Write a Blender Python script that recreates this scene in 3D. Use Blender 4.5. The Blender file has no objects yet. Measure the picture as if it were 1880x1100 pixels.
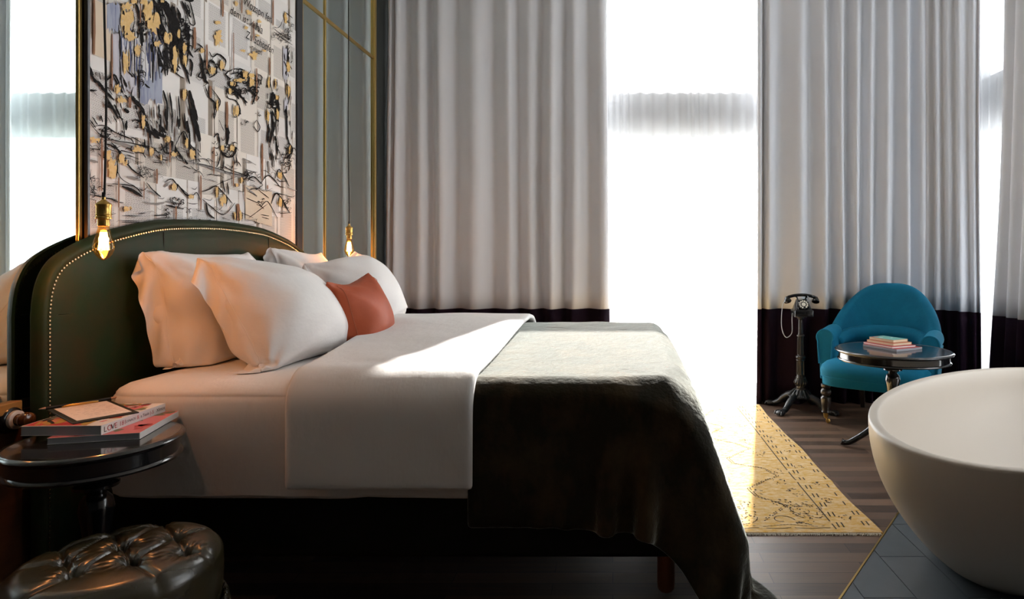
import bpy, math, random
import numpy as np
from mathutils import Vector, Matrix
C = bpy.context.scene.collection
PI = math.pi
F, CX, CY, EYE = 1150.0, 1125.0, 467.0, 1.265      # camera calibration (1880x1100 frame)

# ------------------------------------------------------------------ helpers
class MB:
    def __init__(s): s.v = []; s.f = []; s.m = []
    def add(s, vs, fs, mat=0, M=None):
        b = len(s.v)
        if M is not None: vs = [tuple(M @ Vector(p)) for p in vs]
        s.v += [tuple(float(c) for c in p) for p in vs]
        s.f += [tuple(int(i) + b for i in f) for f in fs]; s.m += [mat] * len(fs)
        return s
    def box(s, lo, hi, mat=0, M=None):
        (a, b, c), (d, e, f) = lo, hi
        vs = [(a,b,c),(d,b,c),(d,e,c),(a,e,c),(a,b,f),(d,b,f),(d,e,f),(a,e,f)]
        return s.add(vs, [(3,2,1,0),(4,5,6,7),(0,1,5,4),(1,2,6,5),(2,3,7,6),(3,0,4,7)], mat, M)
    def grid(s, P, mat=0, M=None, flip=False, wrap=False):
        P = np.asarray(P); n, m = P.shape[:2]
        fs = []
        for i in range(n - 1):
            for j in range(m if wrap else m - 1):
                k = (j + 1) % m
                q = (i*m+j, i*m+k, (i+1)*m+k, (i+1)*m+j)
                fs.append(q[::-1] if flip else q)
        return s.add(P.reshape(-1, 3).tolist(), fs, mat, M)
    def lathe(s, prof, n=32, mat=0, M=None, cap=True):
        P = [[(r*math.cos(2*PI*j/n), r*math.sin(2*PI*j/n), z) for j in range(n)] for r, z in prof]
        b = len(s.v); s.grid(P, mat, M, wrap=True)
        if cap:
            for ring, rev in ((0, True), (len(prof)-1, False)):
                f = [b + ring*n + j for j in range(n)]
                s.f.append(tuple(f[::-1] if rev else f)); s.m.append(mat)
        return s
    def tube(s, pts, r, n=10, mat=0, M=None, cap=True):
        pts = [Vector(p) for p in pts]; k = len(pts)
        rs = r if hasattr(r, '__len__') else [r]*k
        t0 = (pts[1]-pts[0]).normalized()
        up = Vector((0,0,1)) if abs(t0.z) < .9 else Vector((1,0,0))
        a = t0.cross(up).normalized(); P = []
        for i in range(k):
            t = (pts[min(i+1,k-1)] - pts[max(i-1,0)]).normalized()
            a = (a - t*a.dot(t)).normalized(); b = t.cross(a)
            P.append([tuple(pts[i] + (a*math.cos(2*PI*j/n) + b*math.sin(2*PI*j/n))*rs[i]) for j in range(n)])
        b0 = len(s.v); s.grid(P, mat, M, wrap=True)
        if cap:
            for ring, rev in ((0, True), (k-1, False)):
                f = [b0 + ring*n + j for j in range(n)]
                s.f.append(tuple(f[::-1] if rev else f)); s.m.append(mat)
        return s
    def ball(s, c, r, n=14, mat=0, M=None):
        rx, ry, rz = r if hasattr(r, '__len__') else (r, r, r)
        P = []
        for i in range(n//2+1):
            th = -PI/2 + PI*i/(n//2); q = max(math.cos(th), 1e-3)
            P.append([(c[0]+rx*q*math.cos(2*PI*j/n), c[1]+ry*q*math.sin(2*PI*j/n), c[2]+rz*math.sin(th)) for j in range(n)])
        return s.grid(P, mat, M, wrap=True)
    def prism(s, poly, z0, z1, mat=0, M=None):
        n = len(poly)
        vs = [(x,y,z0) for x,y in poly] + [(x,y,z1) for x,y in poly]
        fs = [tuple(range(n))[::-1], tuple(range(n, 2*n))] + [(i,(i+1)%n,n+(i+1)%n,n+i) for i in range(n)]
        return s.add(vs, fs, mat, M)
    def build(s, name, mats, parent=None, smooth=True, bevel=0, sub=0, solid=0, angle=40, off=0):
        me = bpy.data.meshes.new(name); me.from_pydata(s.v, [], s.f)
        if not isinstance(mats, (list, tuple)): mats = [mats]
        for m in mats: me.materials.append(m)
        me.polygons.foreach_set('material_index', s.m)
        me.polygons.foreach_set('use_smooth', [smooth]*len(s.f))
        me.update()
        if smooth and angle < 180: me.set_sharp_from_angle(angle=math.radians(angle))
        o = bpy.data.objects.new(name, me); C.objects.link(o)
        if parent is not None: o.parent = parent
        if bevel:
            b = o.modifiers.new('bevel', 'BEVEL'); b.width = bevel; b.segments = 3; b.limit_method = 'ANGLE'
        if solid:
            d = o.modifiers.new('solid', 'SOLIDIFY'); d.thickness = solid; d.offset = off
        if sub:
            d = o.modifiers.new('sub', 'SUBSURF'); d.levels = sub; d.render_levels = sub
        return o

def tag(o, label=None, cat=None, group=None, kind=None):
    if label: o['label'] = label
    if cat: o['category'] = cat
    if group: o['group'] = group
    if kind: o['kind'] = kind
    return o
def empty(name, loc, label, cat, rz=0, group=None):
    o = bpy.data.objects.new(name, None); C.objects.link(o); o.empty_display_size = .1
    o.location = loc; o.rotation_euler = (0,0,rz)
    return tag(o, label, cat, group)
def struct(o): o['kind'] = 'structure'; return o
def T(x, y, z, rz=0, rx=0, ry=0):
    return Matrix.Translation((x,y,z)) @ Matrix.Rotation(rz,4,'Z') @ Matrix.Rotation(ry,4,'Y') @ Matrix.Rotation(rx,4,'X')
def sstep(a, b, x):
    t = np.clip((x-a)/(b-a), 0, 1); return t*t*(3-2*t)

# ------------------------------------------------------------------ materials
def mat(name, col, rough=.5, metal=0, spec=.5, sheen=0, sheen_col=(1,1,1), sheen_rough=.3, coat=0, coat_rough=.1,
        var=None, bump=None, trans=0, sub=0, emit=None):
    """var = (scale xyz, second colour, lo, hi) colour variation; bump = list of (scale xyz, strength, distance)"""
    m = bpy.data.materials.new(name); m.use_nodes = True
    nt = m.node_tree; N = nt.nodes; L = nt.links
    b = N['Principled BSDF']
    b.inputs['Base Color'].default_value = (*col, 1); b.inputs['Roughness'].default_value = rough
    b.inputs['Metallic'].default_value = metal; b.inputs['Specular IOR Level'].default_value = spec
    b.inputs['Sheen Weight'].default_value = sheen; b.inputs['Sheen Tint'].default_value = (*sheen_col, 1)
    b.inputs['Sheen Roughness'].default_value = sheen_rough
    b.inputs['Coat Weight'].default_value = coat; b.inputs['Coat Roughness'].default_value = coat_rough
    if emit:
        b.inputs['Emission Color'].default_value = (*emit[0], 1); b.inputs['Emission Strength'].default_value = emit[1]
    tc = N.new('ShaderNodeTexCoord')
    def noise(scale, detail=4, rough=.6):
        mp = N.new('ShaderNodeMapping'); mp.inputs['Scale'].default_value = scale
        L.new(tc.outputs['Object'], mp.inputs['Vector'])
        n = N.new('ShaderNodeTexNoise'); n.inputs['Scale'].default_value = 1; n.inputs['Detail'].default_value = detail
        n.inputs['Roughness'].default_value = rough
        L.new(mp.outputs['Vector'], n.inputs['Vector']); return n.outputs['Fac']
    if var:
        sc, c2, lo, hi = var
        r = N.new('ShaderNodeValToRGB'); r.color_ramp.elements[0].position = lo; r.color_ramp.elements[1].position = hi
        r.color_ramp.elements[0].color = (*col, 1); r.color_ramp.elements[1].color = (*c2, 1)
        L.new(noise(sc), r.inputs['Fac']); L.new(r.outputs['Color'], b.inputs['Base Color'])
    if bump:
        prev = None
        for sc, st, di in bump:
            bm = N.new('ShaderNodeBump'); bm.inputs['Strength'].default_value = st; bm.inputs['Distance'].default_value = di
            L.new(noise(sc), bm.inputs['Height'])
            if prev: L.new(prev.outputs['Normal'], bm.inputs['Normal'])
            prev = bm
        L.new(prev.outputs['Normal'], b.inputs['Normal'])
    return m

def mix_transparent(name, col, fac, other='translucent', tcol=(1,1,1), rough=.02):
    m = bpy.data.materials.new(name); m.use_nodes = True
    nt = m.node_tree; N = nt.nodes; L = nt.links; N.clear()
    out = N.new('ShaderNodeOutputMaterial'); mx = N.new('ShaderNodeMixShader'); mx.inputs[0].default_value = fac
    tr = N.new('ShaderNodeBsdfTransparent'); tr.inputs['Color'].default_value = (*tcol, 1)
    L.new(tr.outputs[0], mx.inputs[1])
    if other == 'translucent':
        d = N.new('ShaderNodeBsdfDiffuse'); d.inputs['Color'].default_value = (*col, 1)
        t = N.new('ShaderNodeBsdfTranslucent'); t.inputs['Color'].default_value = (*col, 1)
        m2 = N.new('ShaderNodeMixShader'); m2.inputs[0].default_value = .55
        L.new(d.outputs[0], m2.inputs[1]); L.new(t.outputs[0], m2.inputs[2]); L.new(m2.outputs[0], mx.inputs[2])
    else:
        g = N.new('ShaderNodeBsdfGlossy'); g.inputs['Color'].default_value = (*col, 1); g.inputs['Roughness'].default_value = rough
        L.new(g.outputs[0], mx.inputs[2])
    L.new(mx.outputs[0], out.inputs['Surface'])
    return m

M = {}
M['white_wall'] = mat('white plaster', (.62,.60,.57), .8, bump=[((40,40,40),.1,.002)])
M['dark_wall'] = mat('dark green paint', (.035,.04,.038), .7, bump=[((40,40,40),.1,.002)])
M['ceiling'] = mat('ceiling paint', (.55,.54,.52), .85)
M['linen'] = mat('white cotton', (.80,.775,.755), .75, sheen=.15, bump=[((8,8,5),.25,.02),((26,8,3),.16,.008),((500,500,500),.08,.0006)])
M['linen_case'] = mat('white pillowcase cotton', (.82,.79,.77), .75, sheen=.15, bump=[((6,6,6),.15,.03),((9,9,30),.12,.010),((500,500,500),.08,.0006)])
M['blanket'] = mat('olive brown velvet', (.020,.016,.008), .85, spec=.15, sheen=1.0, sheen_col=(.95,1,.93), sheen_rough=.32,
                   var=((6,6,4),(.060,.038,.016),.45,.72), bump=[((9,12,9),.35,.03),((60,60,60),.35,.006),((400,400,400),.3,.001)])
M['green_leather'] = mat('dark green leather', (.012,.029,.011), .55, spec=.13, coat=.02, coat_rough=.35,
                         var=((6,6,6),(.030,.026,.010),.38,.75), bump=[((12,12,12),.1,.01),((160,160,160),.12,.0015)])
M['base_leather'] = mat('black green bed upholstery', (.006,.0065,.0045), .6, spec=.25, bump=[((160,160,160),.12,.0015)])
M['tan_leather'] = mat('rust leather', (.38,.070,.026), .5, spec=.2, var=((6,6,6),(.46,.10,.042),.3,.8),
                       bump=[((12,12,12),.2,.01),((160,160,160),.15,.0012)])
M['tan_stitch'] = mat('rust stitching', (.45,.13,.06), .6)
M['brass'] = mat('aged brass', (.58,.36,.10), .28, metal=1, bump=[((60,60,60),.05,.001)])
M['gold_strip'] = mat('brass strip', (.62,.42,.14), .30, metal=1)
M['nail'] = mat('brass nail', (.80,.62,.38), .25, metal=1)
M['black_gloss'] = mat('black lacquer', (.006,.006,.007), .18, spec=.5, coat=.6, coat_rough=.06, bump=[((6,6,60),.03,.002)])
M['black_iron'] = mat('black cast iron', (.010,.010,.011), .38, spec=.5, bump=[((70,70,70),.25,.002)])
M['iron_bronze'] = mat('bronzed black iron', (.016,.014,.011), .35, spec=.5, var=((30,30,12),(.040,.030,.018),.55,.8), bump=[((70,70,70),.2,.002)])
M['bakelite'] = mat('black bakelite', (.007,.007,.008), .2, spec=.5)
M['chalk'] = mat('white dial print', (.75,.72,.62), .5)
M['black_cord'] = mat('black fabric cord', (.01,.008,.007), .8)
M['red_wood'] = mat('reddish beech', (.36,.125,.05), .5, var=((40,40,4),(.42,.17,.08),.3,.7))
M['dark_wood'] = mat('dark turned wood', (.014,.010,.008), .3, spec=.5, coat=.2, var=((20,20,3),(.04,.025,.015),.4,.8))
M['blue_velvet'] = mat('teal blue velvet', (.003,.125,.225), .8, spec=.2, sheen=.30, sheen_col=(.1,.55,.8), sheen_rough=.35,
                       var=((6,6,6),(.003,.15,.26),.35,.7), bump=[((9,9,9),.25,.02),((220,220,220),.15,.001)])
M['rug_fringe'] = mat('rug fringe', (.75,.70,.60), .95, bump=[((150,150,150),.5,.004)])
M['rug_dark'] = mat('rug dark yarn', (.075,.055,.03), .95)
M['tub'] = mat('matt white stone', (.57,.51,.435), .42, spec=.4)
M['tile'] = mat('slate blue tile', (.085,.105,.125), .38, spec=.5, var=((4,4,4),(.11,.13,.15),.3,.7), bump=[((30,30,30),.08,.002)])
M['grout'] = mat('dark grout', (.015,.015,.016), .9)
M['curtain'] = mat('silver satin curtain', (.66,.68,.725), .42, spec=.4, sheen=.2, bump=[((250,250,250),.08,.0008),((5,5,.7),.2,.02)])
M['band'] = mat('aubergine velvet band', (.010,.004,.010), .85, spec=.1, sheen=.10, sheen_col=(.6,.3,.55), bump=[((40,40,10),.2,.004)])
M['wainscot'] = mat('dark brown wood panel', (.060,.022,.007), .42, var=((2,10,30),(.10,.04,.012),.35,.7), bump=[((3,14,60),.1,.002)])
M['ledge'] = mat('honey brown wood ledge', (.26,.12,.022), .4, var=((3,3,60),(.32,.16,.035),.35,.7))
M['mirror'] = mat('mirror glass', (.66,.76,.74), .0, metal=1)
M['glass'] = mix_transparent('window glass', (1,1,1), .05, 'glossy')
M['sheer'] = mix_transparent('sheer voile', (.85,.86,.88), .48)
M['frame_grey'] = mat('grey window frame', (.16,.165,.17), .5)
M['frame_black'] = mat('black picture frame', (.010,.011,.016), .35, spec=.5)
M['bulb_glass'] = mix_transparent('amber bulb glass', (1,.75,.45), .09, 'glossy', tcol=(1,.72,.36))
M['filament'] = mat('glowing filament', (1,.6,.2), .5, emit=((1,.50,.14), 90))
M['paper'] = mat('cream paper', (.72,.64,.57), .8)
M['page_edge'] = mat('grey page edges', (.33,.33,.36), .8, bump=[((3,3,900),.5,.001)])
M['page_cream'] = mat('cream page edges', (.72,.60,.42), .8, bump=[((3,3,900),.5,.001)])
M['white_cover'] = mat('white paper cover', (.75,.72,.68), .4)
M['grey_cover'] = mat('grey glossy cover', (.36,.37,.40), .3)
M['red_print'] = mat('red print', (.42,.03,.035), .45)
M['pink_print'] = mat('pink print', (.62,.16,.17), .45)
M['orange_print'] = mat('orange cover', (.48,.12,.03), .45)
M['teal_print'] = mat('teal cover', (.16,.42,.36), .45)
M['black_print'] = mat('black print', (.012,.012,.012), .5)
M['yellow_print'] = mat('ochre print', (.42,.26,.05), .5)
M['olive_print'] = mat('olive print', (.14,.15,.08), .5)
M['clipboard'] = mat('dark green board', (.018,.022,.016), .5)
M['pencil_wood'] = mat('pale pencil wood', (.55,.33,.22), .6)
M['porcelain'] = mat('white porcelain ring', (.55,.53,.50), .3)
M['amber_knob'] = mat('glossy brown knob', (.10,.035,.010), .12, coat=.8, coat_rough=.04)
M['exterior'] = mat('pale terrace stone', (.6,.6,.58), .9)
M['ink'] = mat('black ink', (.010,.009,.009), .7, spec=.08)
M['navy_ink'] = mat('navy ink', (.035,.045,.12), .6)
M['pale_wash'] = mat('pale wash', (.60,.60,.62), .7)
M['ink_soft'] = mat('diluted grey ink', (.26,.245,.235), .8, spec=.08)
M['gold_paint'] = mat('ochre gold paint', (.56,.34,.085), .5, var=((60,60,60),(.66,.44,.17),.35,.7))
M['blue_wash'] = mat('blue grey wash', (.30,.33,.42), .7, var=((4,50,5),(.055,.075,.19),.45,.75))
M['lilac_wash'] = mat('pale lilac wash', (.47,.46,.51), .7, var=((4,60,4),(.30,.31,.37),.45,.75))
M['tan_page'] = mat('kraft coloured page', (.60,.50,.38), .8)
M['spine_brown'] = mat('brown book spine', (.20,.075,.022), .6)
M['stool_leather'] = mat('dark olive brown leather', (.022,.018,.008), .27, spec=.5, coat=.25, coat_rough=.2,
                         var=((9,9,9),(.040,.030,.013),.35,.75), bump=[((22,22,22),.15,.006),((170,170,170),.15,.0012)])

def floor_material():
    m = bpy.data.materials.new('dark oak planks'); m.use_nodes = True
    N = m.node_tree.nodes; L = m.node_tree.links; b = N['Principled BSDF']
    tc = N.new('ShaderNodeTexCoord'); br = N.new('ShaderNodeTexBrick')
    br.inputs['Scale'].default_value = 1; br.inputs['Brick Width'].default_value = .62; br.inputs['Row Height'].default_value = .083
    br.inputs['Mortar Size'].default_value = .0012; br.inputs['Color1'].default_value = (0,0,0,1); br.inputs['Color2'].default_value = (1,1,1,1)
    br.inputs['Mortar'].default_value = (.5,.5,.5,1); br.offset = .37
    L.new(tc.outputs['Object'], br.inputs['Vector'])
    mp = N.new('ShaderNodeMapping'); mp.inputs['Scale'].default_value = (2.2,32,1); L.new(tc.outputs['Object'], mp.inputs['Vector'])
    no = N.new('ShaderNodeTexNoise'); no.inputs['Scale'].default_value = 1.6; no.inputs['Detail'].default_value = 6; L.new(mp.outputs['Vector'], no.inputs['Vector'])
    ad = N.new('ShaderNodeMath'); ad.operation = 'MULTIPLY_ADD'; ad.inputs[1].default_value = .62; ad.inputs[2].default_value = 0
    L.new(br.outputs['Color'], ad.inputs[0])
    a2 = N.new('ShaderNodeMath'); a2.operation = 'MULTIPLY_ADD'; a2.inputs[1].default_value = .6
    L.new(no.outputs['Fac'], a2.inputs[0]); L.new(ad.outputs[0], a2.inputs[2])
    r = N.new('ShaderNodeValToRGB'); r.color_ramp.elements[0].position = .15; r.color_ramp.elements[1].position = 1.0
    r.color_ramp.elements[0].color = (.022,.012,.008,1); r.color_ramp.elements[1].color = (.20,.122,.08,1)
    L.new(a2.outputs[0], r.inputs['Fac'])
    mx = N.new('ShaderNodeMix'); mx.data_type = 'RGBA'; mx.inputs['B'].default_value = (.008,.006,.005,1)
    L.new(br.outputs['Fac'], mx.inputs['Factor']); L.new(r.outputs['Color'], mx.inputs['A']); L.new(mx.outputs['Result'], b.inputs['Base Color'])
    rr = N.new('ShaderNodeMapRange'); rr.inputs['To Min'].default_value = .30; rr.inputs['To Max'].default_value = .55
    L.new(no.outputs['Fac'], rr.inputs['Value']); L.new(rr.outputs['Result'], b.inputs['Roughness'])
    bp = N.new('ShaderNodeBump'); bp.inputs['Strength'].default_value = .25; bp.inputs['Distance'].default_value = .002
    L.new(a2.outputs[0], bp.inputs['Height']); L.new(bp.outputs['Normal'], b.inputs['Normal'])
    return m
def rug_material():
    m = bpy.data.materials.new('faded yellow rug'); m.use_nodes = True
    N = m.node_tree.nodes; L = m.node_tree.links; b = N['Principled BSDF']; b.inputs['Roughness'].default_value = .95
    b.inputs['Specular IOR Level'].default_value = .1
    tc = N.new('ShaderNodeTexCoord')
    def nz(sc, s, d=5):
        mp = N.new('ShaderNodeMapping'); mp.inputs['Scale'].default_value = sc; L.new(tc.outputs['Object'], mp.inputs['Vector'])
        n = N.new('ShaderNodeTexNoise'); n.inputs['Scale'].default_value = s; n.inputs['Detail'].default_value = d
        n.inputs['Roughness'].default_value = .75; L.new(mp.outputs['Vector'], n.inputs['Vector']); return n
    r = N.new('ShaderNodeValToRGB'); e = r.color_ramp.elements
    e[0].position = .36; e[0].color = (.64,.36,.070,1); e[1].position = .66; e[1].color = (.74,.58,.36,1)
    L.new(nz((6,14,1), 3).outputs['Fac'], r.inputs['Fac']); L.new(r.outputs['Color'], b.inputs['Base Color'])
    bp = N.new('ShaderNodeBump'); bp.inputs['Strength'].default_value = .5; bp.inputs['Distance'].default_value = .004
    L.new(nz((1,1.6,1), 160, 2).outputs['Fac'], bp.inputs['Height']); L.new(bp.outputs['Normal'], b.inputs['Normal'])
    return m
def page_material():
    """printed book page: rows of small words inside margins, by the page's own UV"""
    m = bpy.data.materials.new('printed book page'); m.use_nodes = True
    N = m.node_tree.nodes; L = m.node_tree.links; b = N['Principled BSDF']; b.inputs['Roughness'].default_value = .8
    uv = N.new('ShaderNodeUVMap'); at = N.new('ShaderNodeVertexColor'); at.layer_name = 'tint'
    br = N.new('ShaderNodeTexBrick'); br.inputs['Scale'].default_value = 1
    br.inputs['Brick Width'].default_value = .075; br.inputs['Row Height'].default_value = .021; br.inputs['Mortar Size'].default_value = .0075
    br.inputs['Mortar Smooth'].default_value = .4
    br.offset = .37; br.squash = .6; br.squash_frequency = 3
    L.new(uv.outputs['UV'], br.inputs['Vector'])
    sx = N.new('ShaderNodeSeparateXYZ'); L.new(uv.outputs['UV'], sx.inputs[0])
    def band(o, lo, hi):
        a = N.new('ShaderNodeMath'); a.operation = 'GREATER_THAN'; a.inputs[1].default_value = lo; L.new(o, a.inputs[0])
        c = N.new('ShaderNodeMath'); c.operation = 'LESS_THAN'; c.inputs[1].default_value = hi; L.new(o, c.inputs[0])
        d = N.new('ShaderNodeMath'); d.operation = 'MULTIPLY'; L.new(a.outputs[0], d.inputs[0]); L.new(c.outputs[0], d.inputs[1]); return d.outputs[0]
    d = N.new('ShaderNodeMath'); d.operation = 'MULTIPLY'
    L.new(band(sx.outputs['X'], .16, .86), d.inputs[0]); L.new(band(sx.outputs['Y'], .12, .90), d.inputs[1])
    iv = N.new('ShaderNodeMath'); iv.operation = 'SUBTRACT'; iv.inputs[0].default_value = 1; L.new(br.outputs['Fac'], iv.inputs[1])
    k = N.new('ShaderNodeMath'); k.operation = 'MULTIPLY'; L.new(iv.outputs[0], k.inputs[0]); L.new(d.outputs[0], k.inputs[1])
    k2 = N.new('ShaderNodeMath'); k2.operation = 'MULTIPLY'; k2.inputs[1].default_value = .9; L.new(k.outputs[0], k2.inputs[0])
    mx = N.new('ShaderNodeMix'); mx.data_type = 'RGBA'; mx.inputs['B'].default_value = (.13,.125,.125,1)
    L.new(k2.outputs[0], mx.inputs['Factor']); L.new(at.outputs['Color'], mx.inputs['A'])
    e1 = band(sx.outputs['X'], .012, .988); m2 = N.new('ShaderNodeMix'); m2.data_type = 'RGBA'; m2.inputs['A'].default_value = (.24,.20,.16,1)  # dark side borders: shadow gaps between pages, painted into the colour
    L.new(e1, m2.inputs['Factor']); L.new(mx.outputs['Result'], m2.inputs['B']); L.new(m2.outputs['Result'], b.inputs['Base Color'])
    return m

# ------------------------------------------------------------------ text (as meshes)
def text_mesh(s, size, shear=0, extrude=0):
    cu = bpy.data.curves.new('lettering', 'FONT'); cu.body = s; cu.size = size; cu.shear = shear; cu.extrude = extrude
    cu.align_x = 'LEFT'; cu.resolution_u = 3
    o = bpy.data.objects.new('lettering', cu); C.objects.link(o)
    dg = bpy.context.evaluated_depsgraph_get()
    me = bpy.data.meshes.new_from_object(o.evaluated_get(dg))
    vs = [tuple(v.co) for v in me.vertices]; fs = [tuple(p.vertices) for p in me.polygons]
    bpy.data.objects.remove(o); bpy.data.curves.remove(cu); bpy.data.meshes.remove(me)
    return vs, fs

# ------------------------------------------------------------------ small cloth solver (position based)
def cloth(P, groups, steps, iters, collide, accel=None, dt=.016, damp=.985, fix=None):
    X = P.copy(); V = np.zeros_like(X); g = np.array([0,0,-9.8])
    for st in range(steps):
        V += g*dt
        if accel is not None: V += accel(X, st)*dt
        Q = X + V*dt
        for it in range(iters):
            for a, b, r, k in groups:
                d = Q[b]-Q[a]; l = np.sqrt((d*d).sum(1))+1e-9
                c = (.5*k*(l-r)/l)[:,None]*d
                Q[a] += c; Q[b] -= c
            if fix is not None: Q[fix] = P[fix]
        hit = collide(Q)
        V = np.clip((Q-X)/dt*damp, -4, 4)
        if hit is not None and hit.any(): V[hit] *= .35
        X = Q
    return X
def sheet_groups(I, P, ks=1., kh=.6, kb=.15):
    n, m = I.shape; G = []
    def add(a, b, k):
        a = a.ravel(); b = b.ravel()
        q = a != b; a, b = a[q], b[q]
        if len(a): G.append((a, b, np.sqrt(((P[a]-P[b])**2).sum(1)), k))
    for p in (0,1):
        add(I[p:n-1:2,:], I[p+1:n:2,:], ks); add(I[:,p:m-1:2], I[:,p+1:m:2], ks)
        e = (n-1-p+1)//2
        A = I[p:n-1:2,:]; B = I[p+1:n:2,:]
        add(A[:,:-1], B[:,1:], kh); add(A[:,1:], B[:,:-1], kh)
    if kb:
        for q in (0,1):
            r = [i for i in range(n-2) if (i//2)%2 == q]; add(I[r,:], I[[i+2 for i in r],:], kb)
            r = [j for j in range(m-2) if (j//2)%2 == q]; add(I[:,r], I[:,[j+2 for j in r]], kb)
    return G

def pillow(W, H, org, lean, zfloor, back, front=None, flange=0, cell=.0135, press=26., steps=190, seed=0, yaw=0, wrinkle=1., roll=0, duv=1.):
    """an inflated case; org = middle of the bottom edge, leaning back (towards -X) by lean radians; back = (point, normal) plane behind it"""
    rng = np.random.RandomState(seed)
    fl = int(round(flange/cell)); m = int(round(W/cell))+fl+1; n = int(round(H/cell))+1
    u = (np.arange(m)-fl)*cell; u = u-(u[-1])/2; v = np.arange(n)*cell
    U, Vv = np.meshgrid(u, v)
    e1 = np.array([math.sin(yaw), math.cos(yaw), 0.]); out = np.array([math.cos(yaw), -math.sin(yaw), 0.])
    up = np.array([0,0,math.cos(lean)]) - out*math.sin(lean); nn = out*math.cos(lean)+np.array([0,0,math.sin(lean)])
    e1, up = e1*math.cos(roll)-up*math.sin(roll), up*math.cos(roll)+e1*math.sin(roll)
    base = np.array(org, float)[None,None,:] + U[...,None]*e1 + Vv[...,None]*up
    PA = base.reshape(-1,3); IA = np.arange(n*m).reshape(n,m)
    IB = IA.copy(); inner = np.zeros((n,m), bool); inner[1:-1, fl+1:-1] = True
    k = inner.sum(); IB[inner] = n*m+np.arange(k)
    P = np.vstack([PA, PA[IA[inner]]])
    P += rng.normal(0, .0012, P.shape)
    P[IA[inner]] += nn*.006; P[IB[inner]] -= nn*.006
    G = sheet_groups(IA, np.vstack([PA, PA[IA[inner]]]), 1, .35, .06)
    G += [x for x in sheet_groups(IB[:, fl:], np.vstack([PA, PA[IA[inner]]]), 1, .35, .06)]
    bp, bn = np.array(back[0], float), np.array(back[1], float); bn /= np.linalg.norm(bn)
    if front is not None: fp, fn = np.array(front[0], float), np.array(front[1], float)
    w = np.zeros((n,m)); w[:, fl:] = 1
    def accel(X, st):
        F_ = np.zeros_like(X)
        amp = press*min(1, st/15)
        for I, s in ((IA,1),(IB,-1)):
            S = X[I]; du = np.gradient(S, axis=1); dv = np.gradient(S, axis=0)
            N_ = np.cross(du, dv)/(cell*cell); ln_ = np.sqrt((N_*N_).sum(-1))[...,None]; N_ /= np.maximum(ln_, 1)
            # grid u along +Y, v up: du x dv points to +X
            np.add.at(F_, I, s*amp*w[...,None]*N_)
        F_ -= F_.mean(0); F_[:,2] += 6.5
        return F_
    def collide(Q):
        y_ = np.clip(Q[:,1], 2.1, 3.9); zf = zfloor+duv*(.062+.055*sstep(2.2,3.5,y_))*sstep(-.05, .03, Q[:,0]-(-1.115-.10*(y_-2.18)))
        h = Q[:,2] < zf; Q[h,2] = zf[h]
        d = (Q-bp)@bn; h2 = d < 0
        Q[h2] -= d[h2,None]*bn
        if front is not None:
            d = (Q-fp)@fn; h3 = d > 0; Q[h3] -= d[h3,None]*fn; h2 = h2|h3
        return h|h2
    X = cloth(P, G, steps, 8, collide, accel, dt=.010, damp=.94)
    wr = np.random.RandomState(seed+100)
    for I, s in ((IA, 1), (IB, -1)):
        S = X[I]; N_ = np.cross(np.gradient(S, axis=1), np.gradient(S, axis=0)); N_ /= np.sqrt((N_*N_).sum(-1))[...,None]+1e-9
        uu = (np.arange(m)-fl)*cell; UU, VV = np.meshgrid(uu, np.arange(n)*cell); h = np.zeros((n,m)); w_ = uu[-1]; h_ = VV.max()
        for cu, cv in ((0,0),(0,h_),(w_,0),(w_,h_)):
            dx, dy = np.abs(UU-cu), np.abs(VV-cv); d = np.hypot(dx,dy); th = np.arctan2(dy,dx)
            f1, f2, a1 = wr.uniform(8,11), wr.uniform(14,19), wr.uniform(0,6.28)
            h += np.exp(-d/.17)*np.clip(d/.05,0,1)*(.0060*np.sin(th*f1+a1+d*6)+.0035*np.sin(th*f2+a1*2-d*9))
        for e in range(3):
            f1, a1, a2 = wr.uniform(24,40), wr.uniform(0,6.28), wr.uniform(0,6.28)
            h += .0040*np.exp(-np.maximum(UU,0)/.16)*np.sin(VV*f1+UU*wr.uniform(-16,16)+a1+.9*np.sin(VV*9+a2))*np.clip(UU/.02,0,1)
            h += .0020*np.sin(VV*wr.uniform(9,16)+UU*wr.uniform(-12,12)+a2)
        edge = np.minimum(np.minimum(VV, h_-VV), w_-UU)
        h *= np.clip(edge/.03, 0, 1)*(UU >= 0)*wrinkle*1.9
        X[I] += (s*h)[...,None]*N_*np.where(True, 1, 0)*(1 if s == 1 else 1)*(1)
    collide(X)
    mb = MB(); fs = []
    for I, fl_ in ((IA, False), (IB, True)):
        for i in range(n-1):
            for j in range(m-1):
                q = (I[i,j], I[i,j+1], I[i+1,j+1], I[i+1,j])
                if fl_ and j < fl: continue
                fs.append(q[::-1] if fl_ else q)
    mb.add(X.tolist(), fs)
    seam = X[IA[:, fl]] if fl else None
    return mb, X, IA, IB, seam

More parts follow.
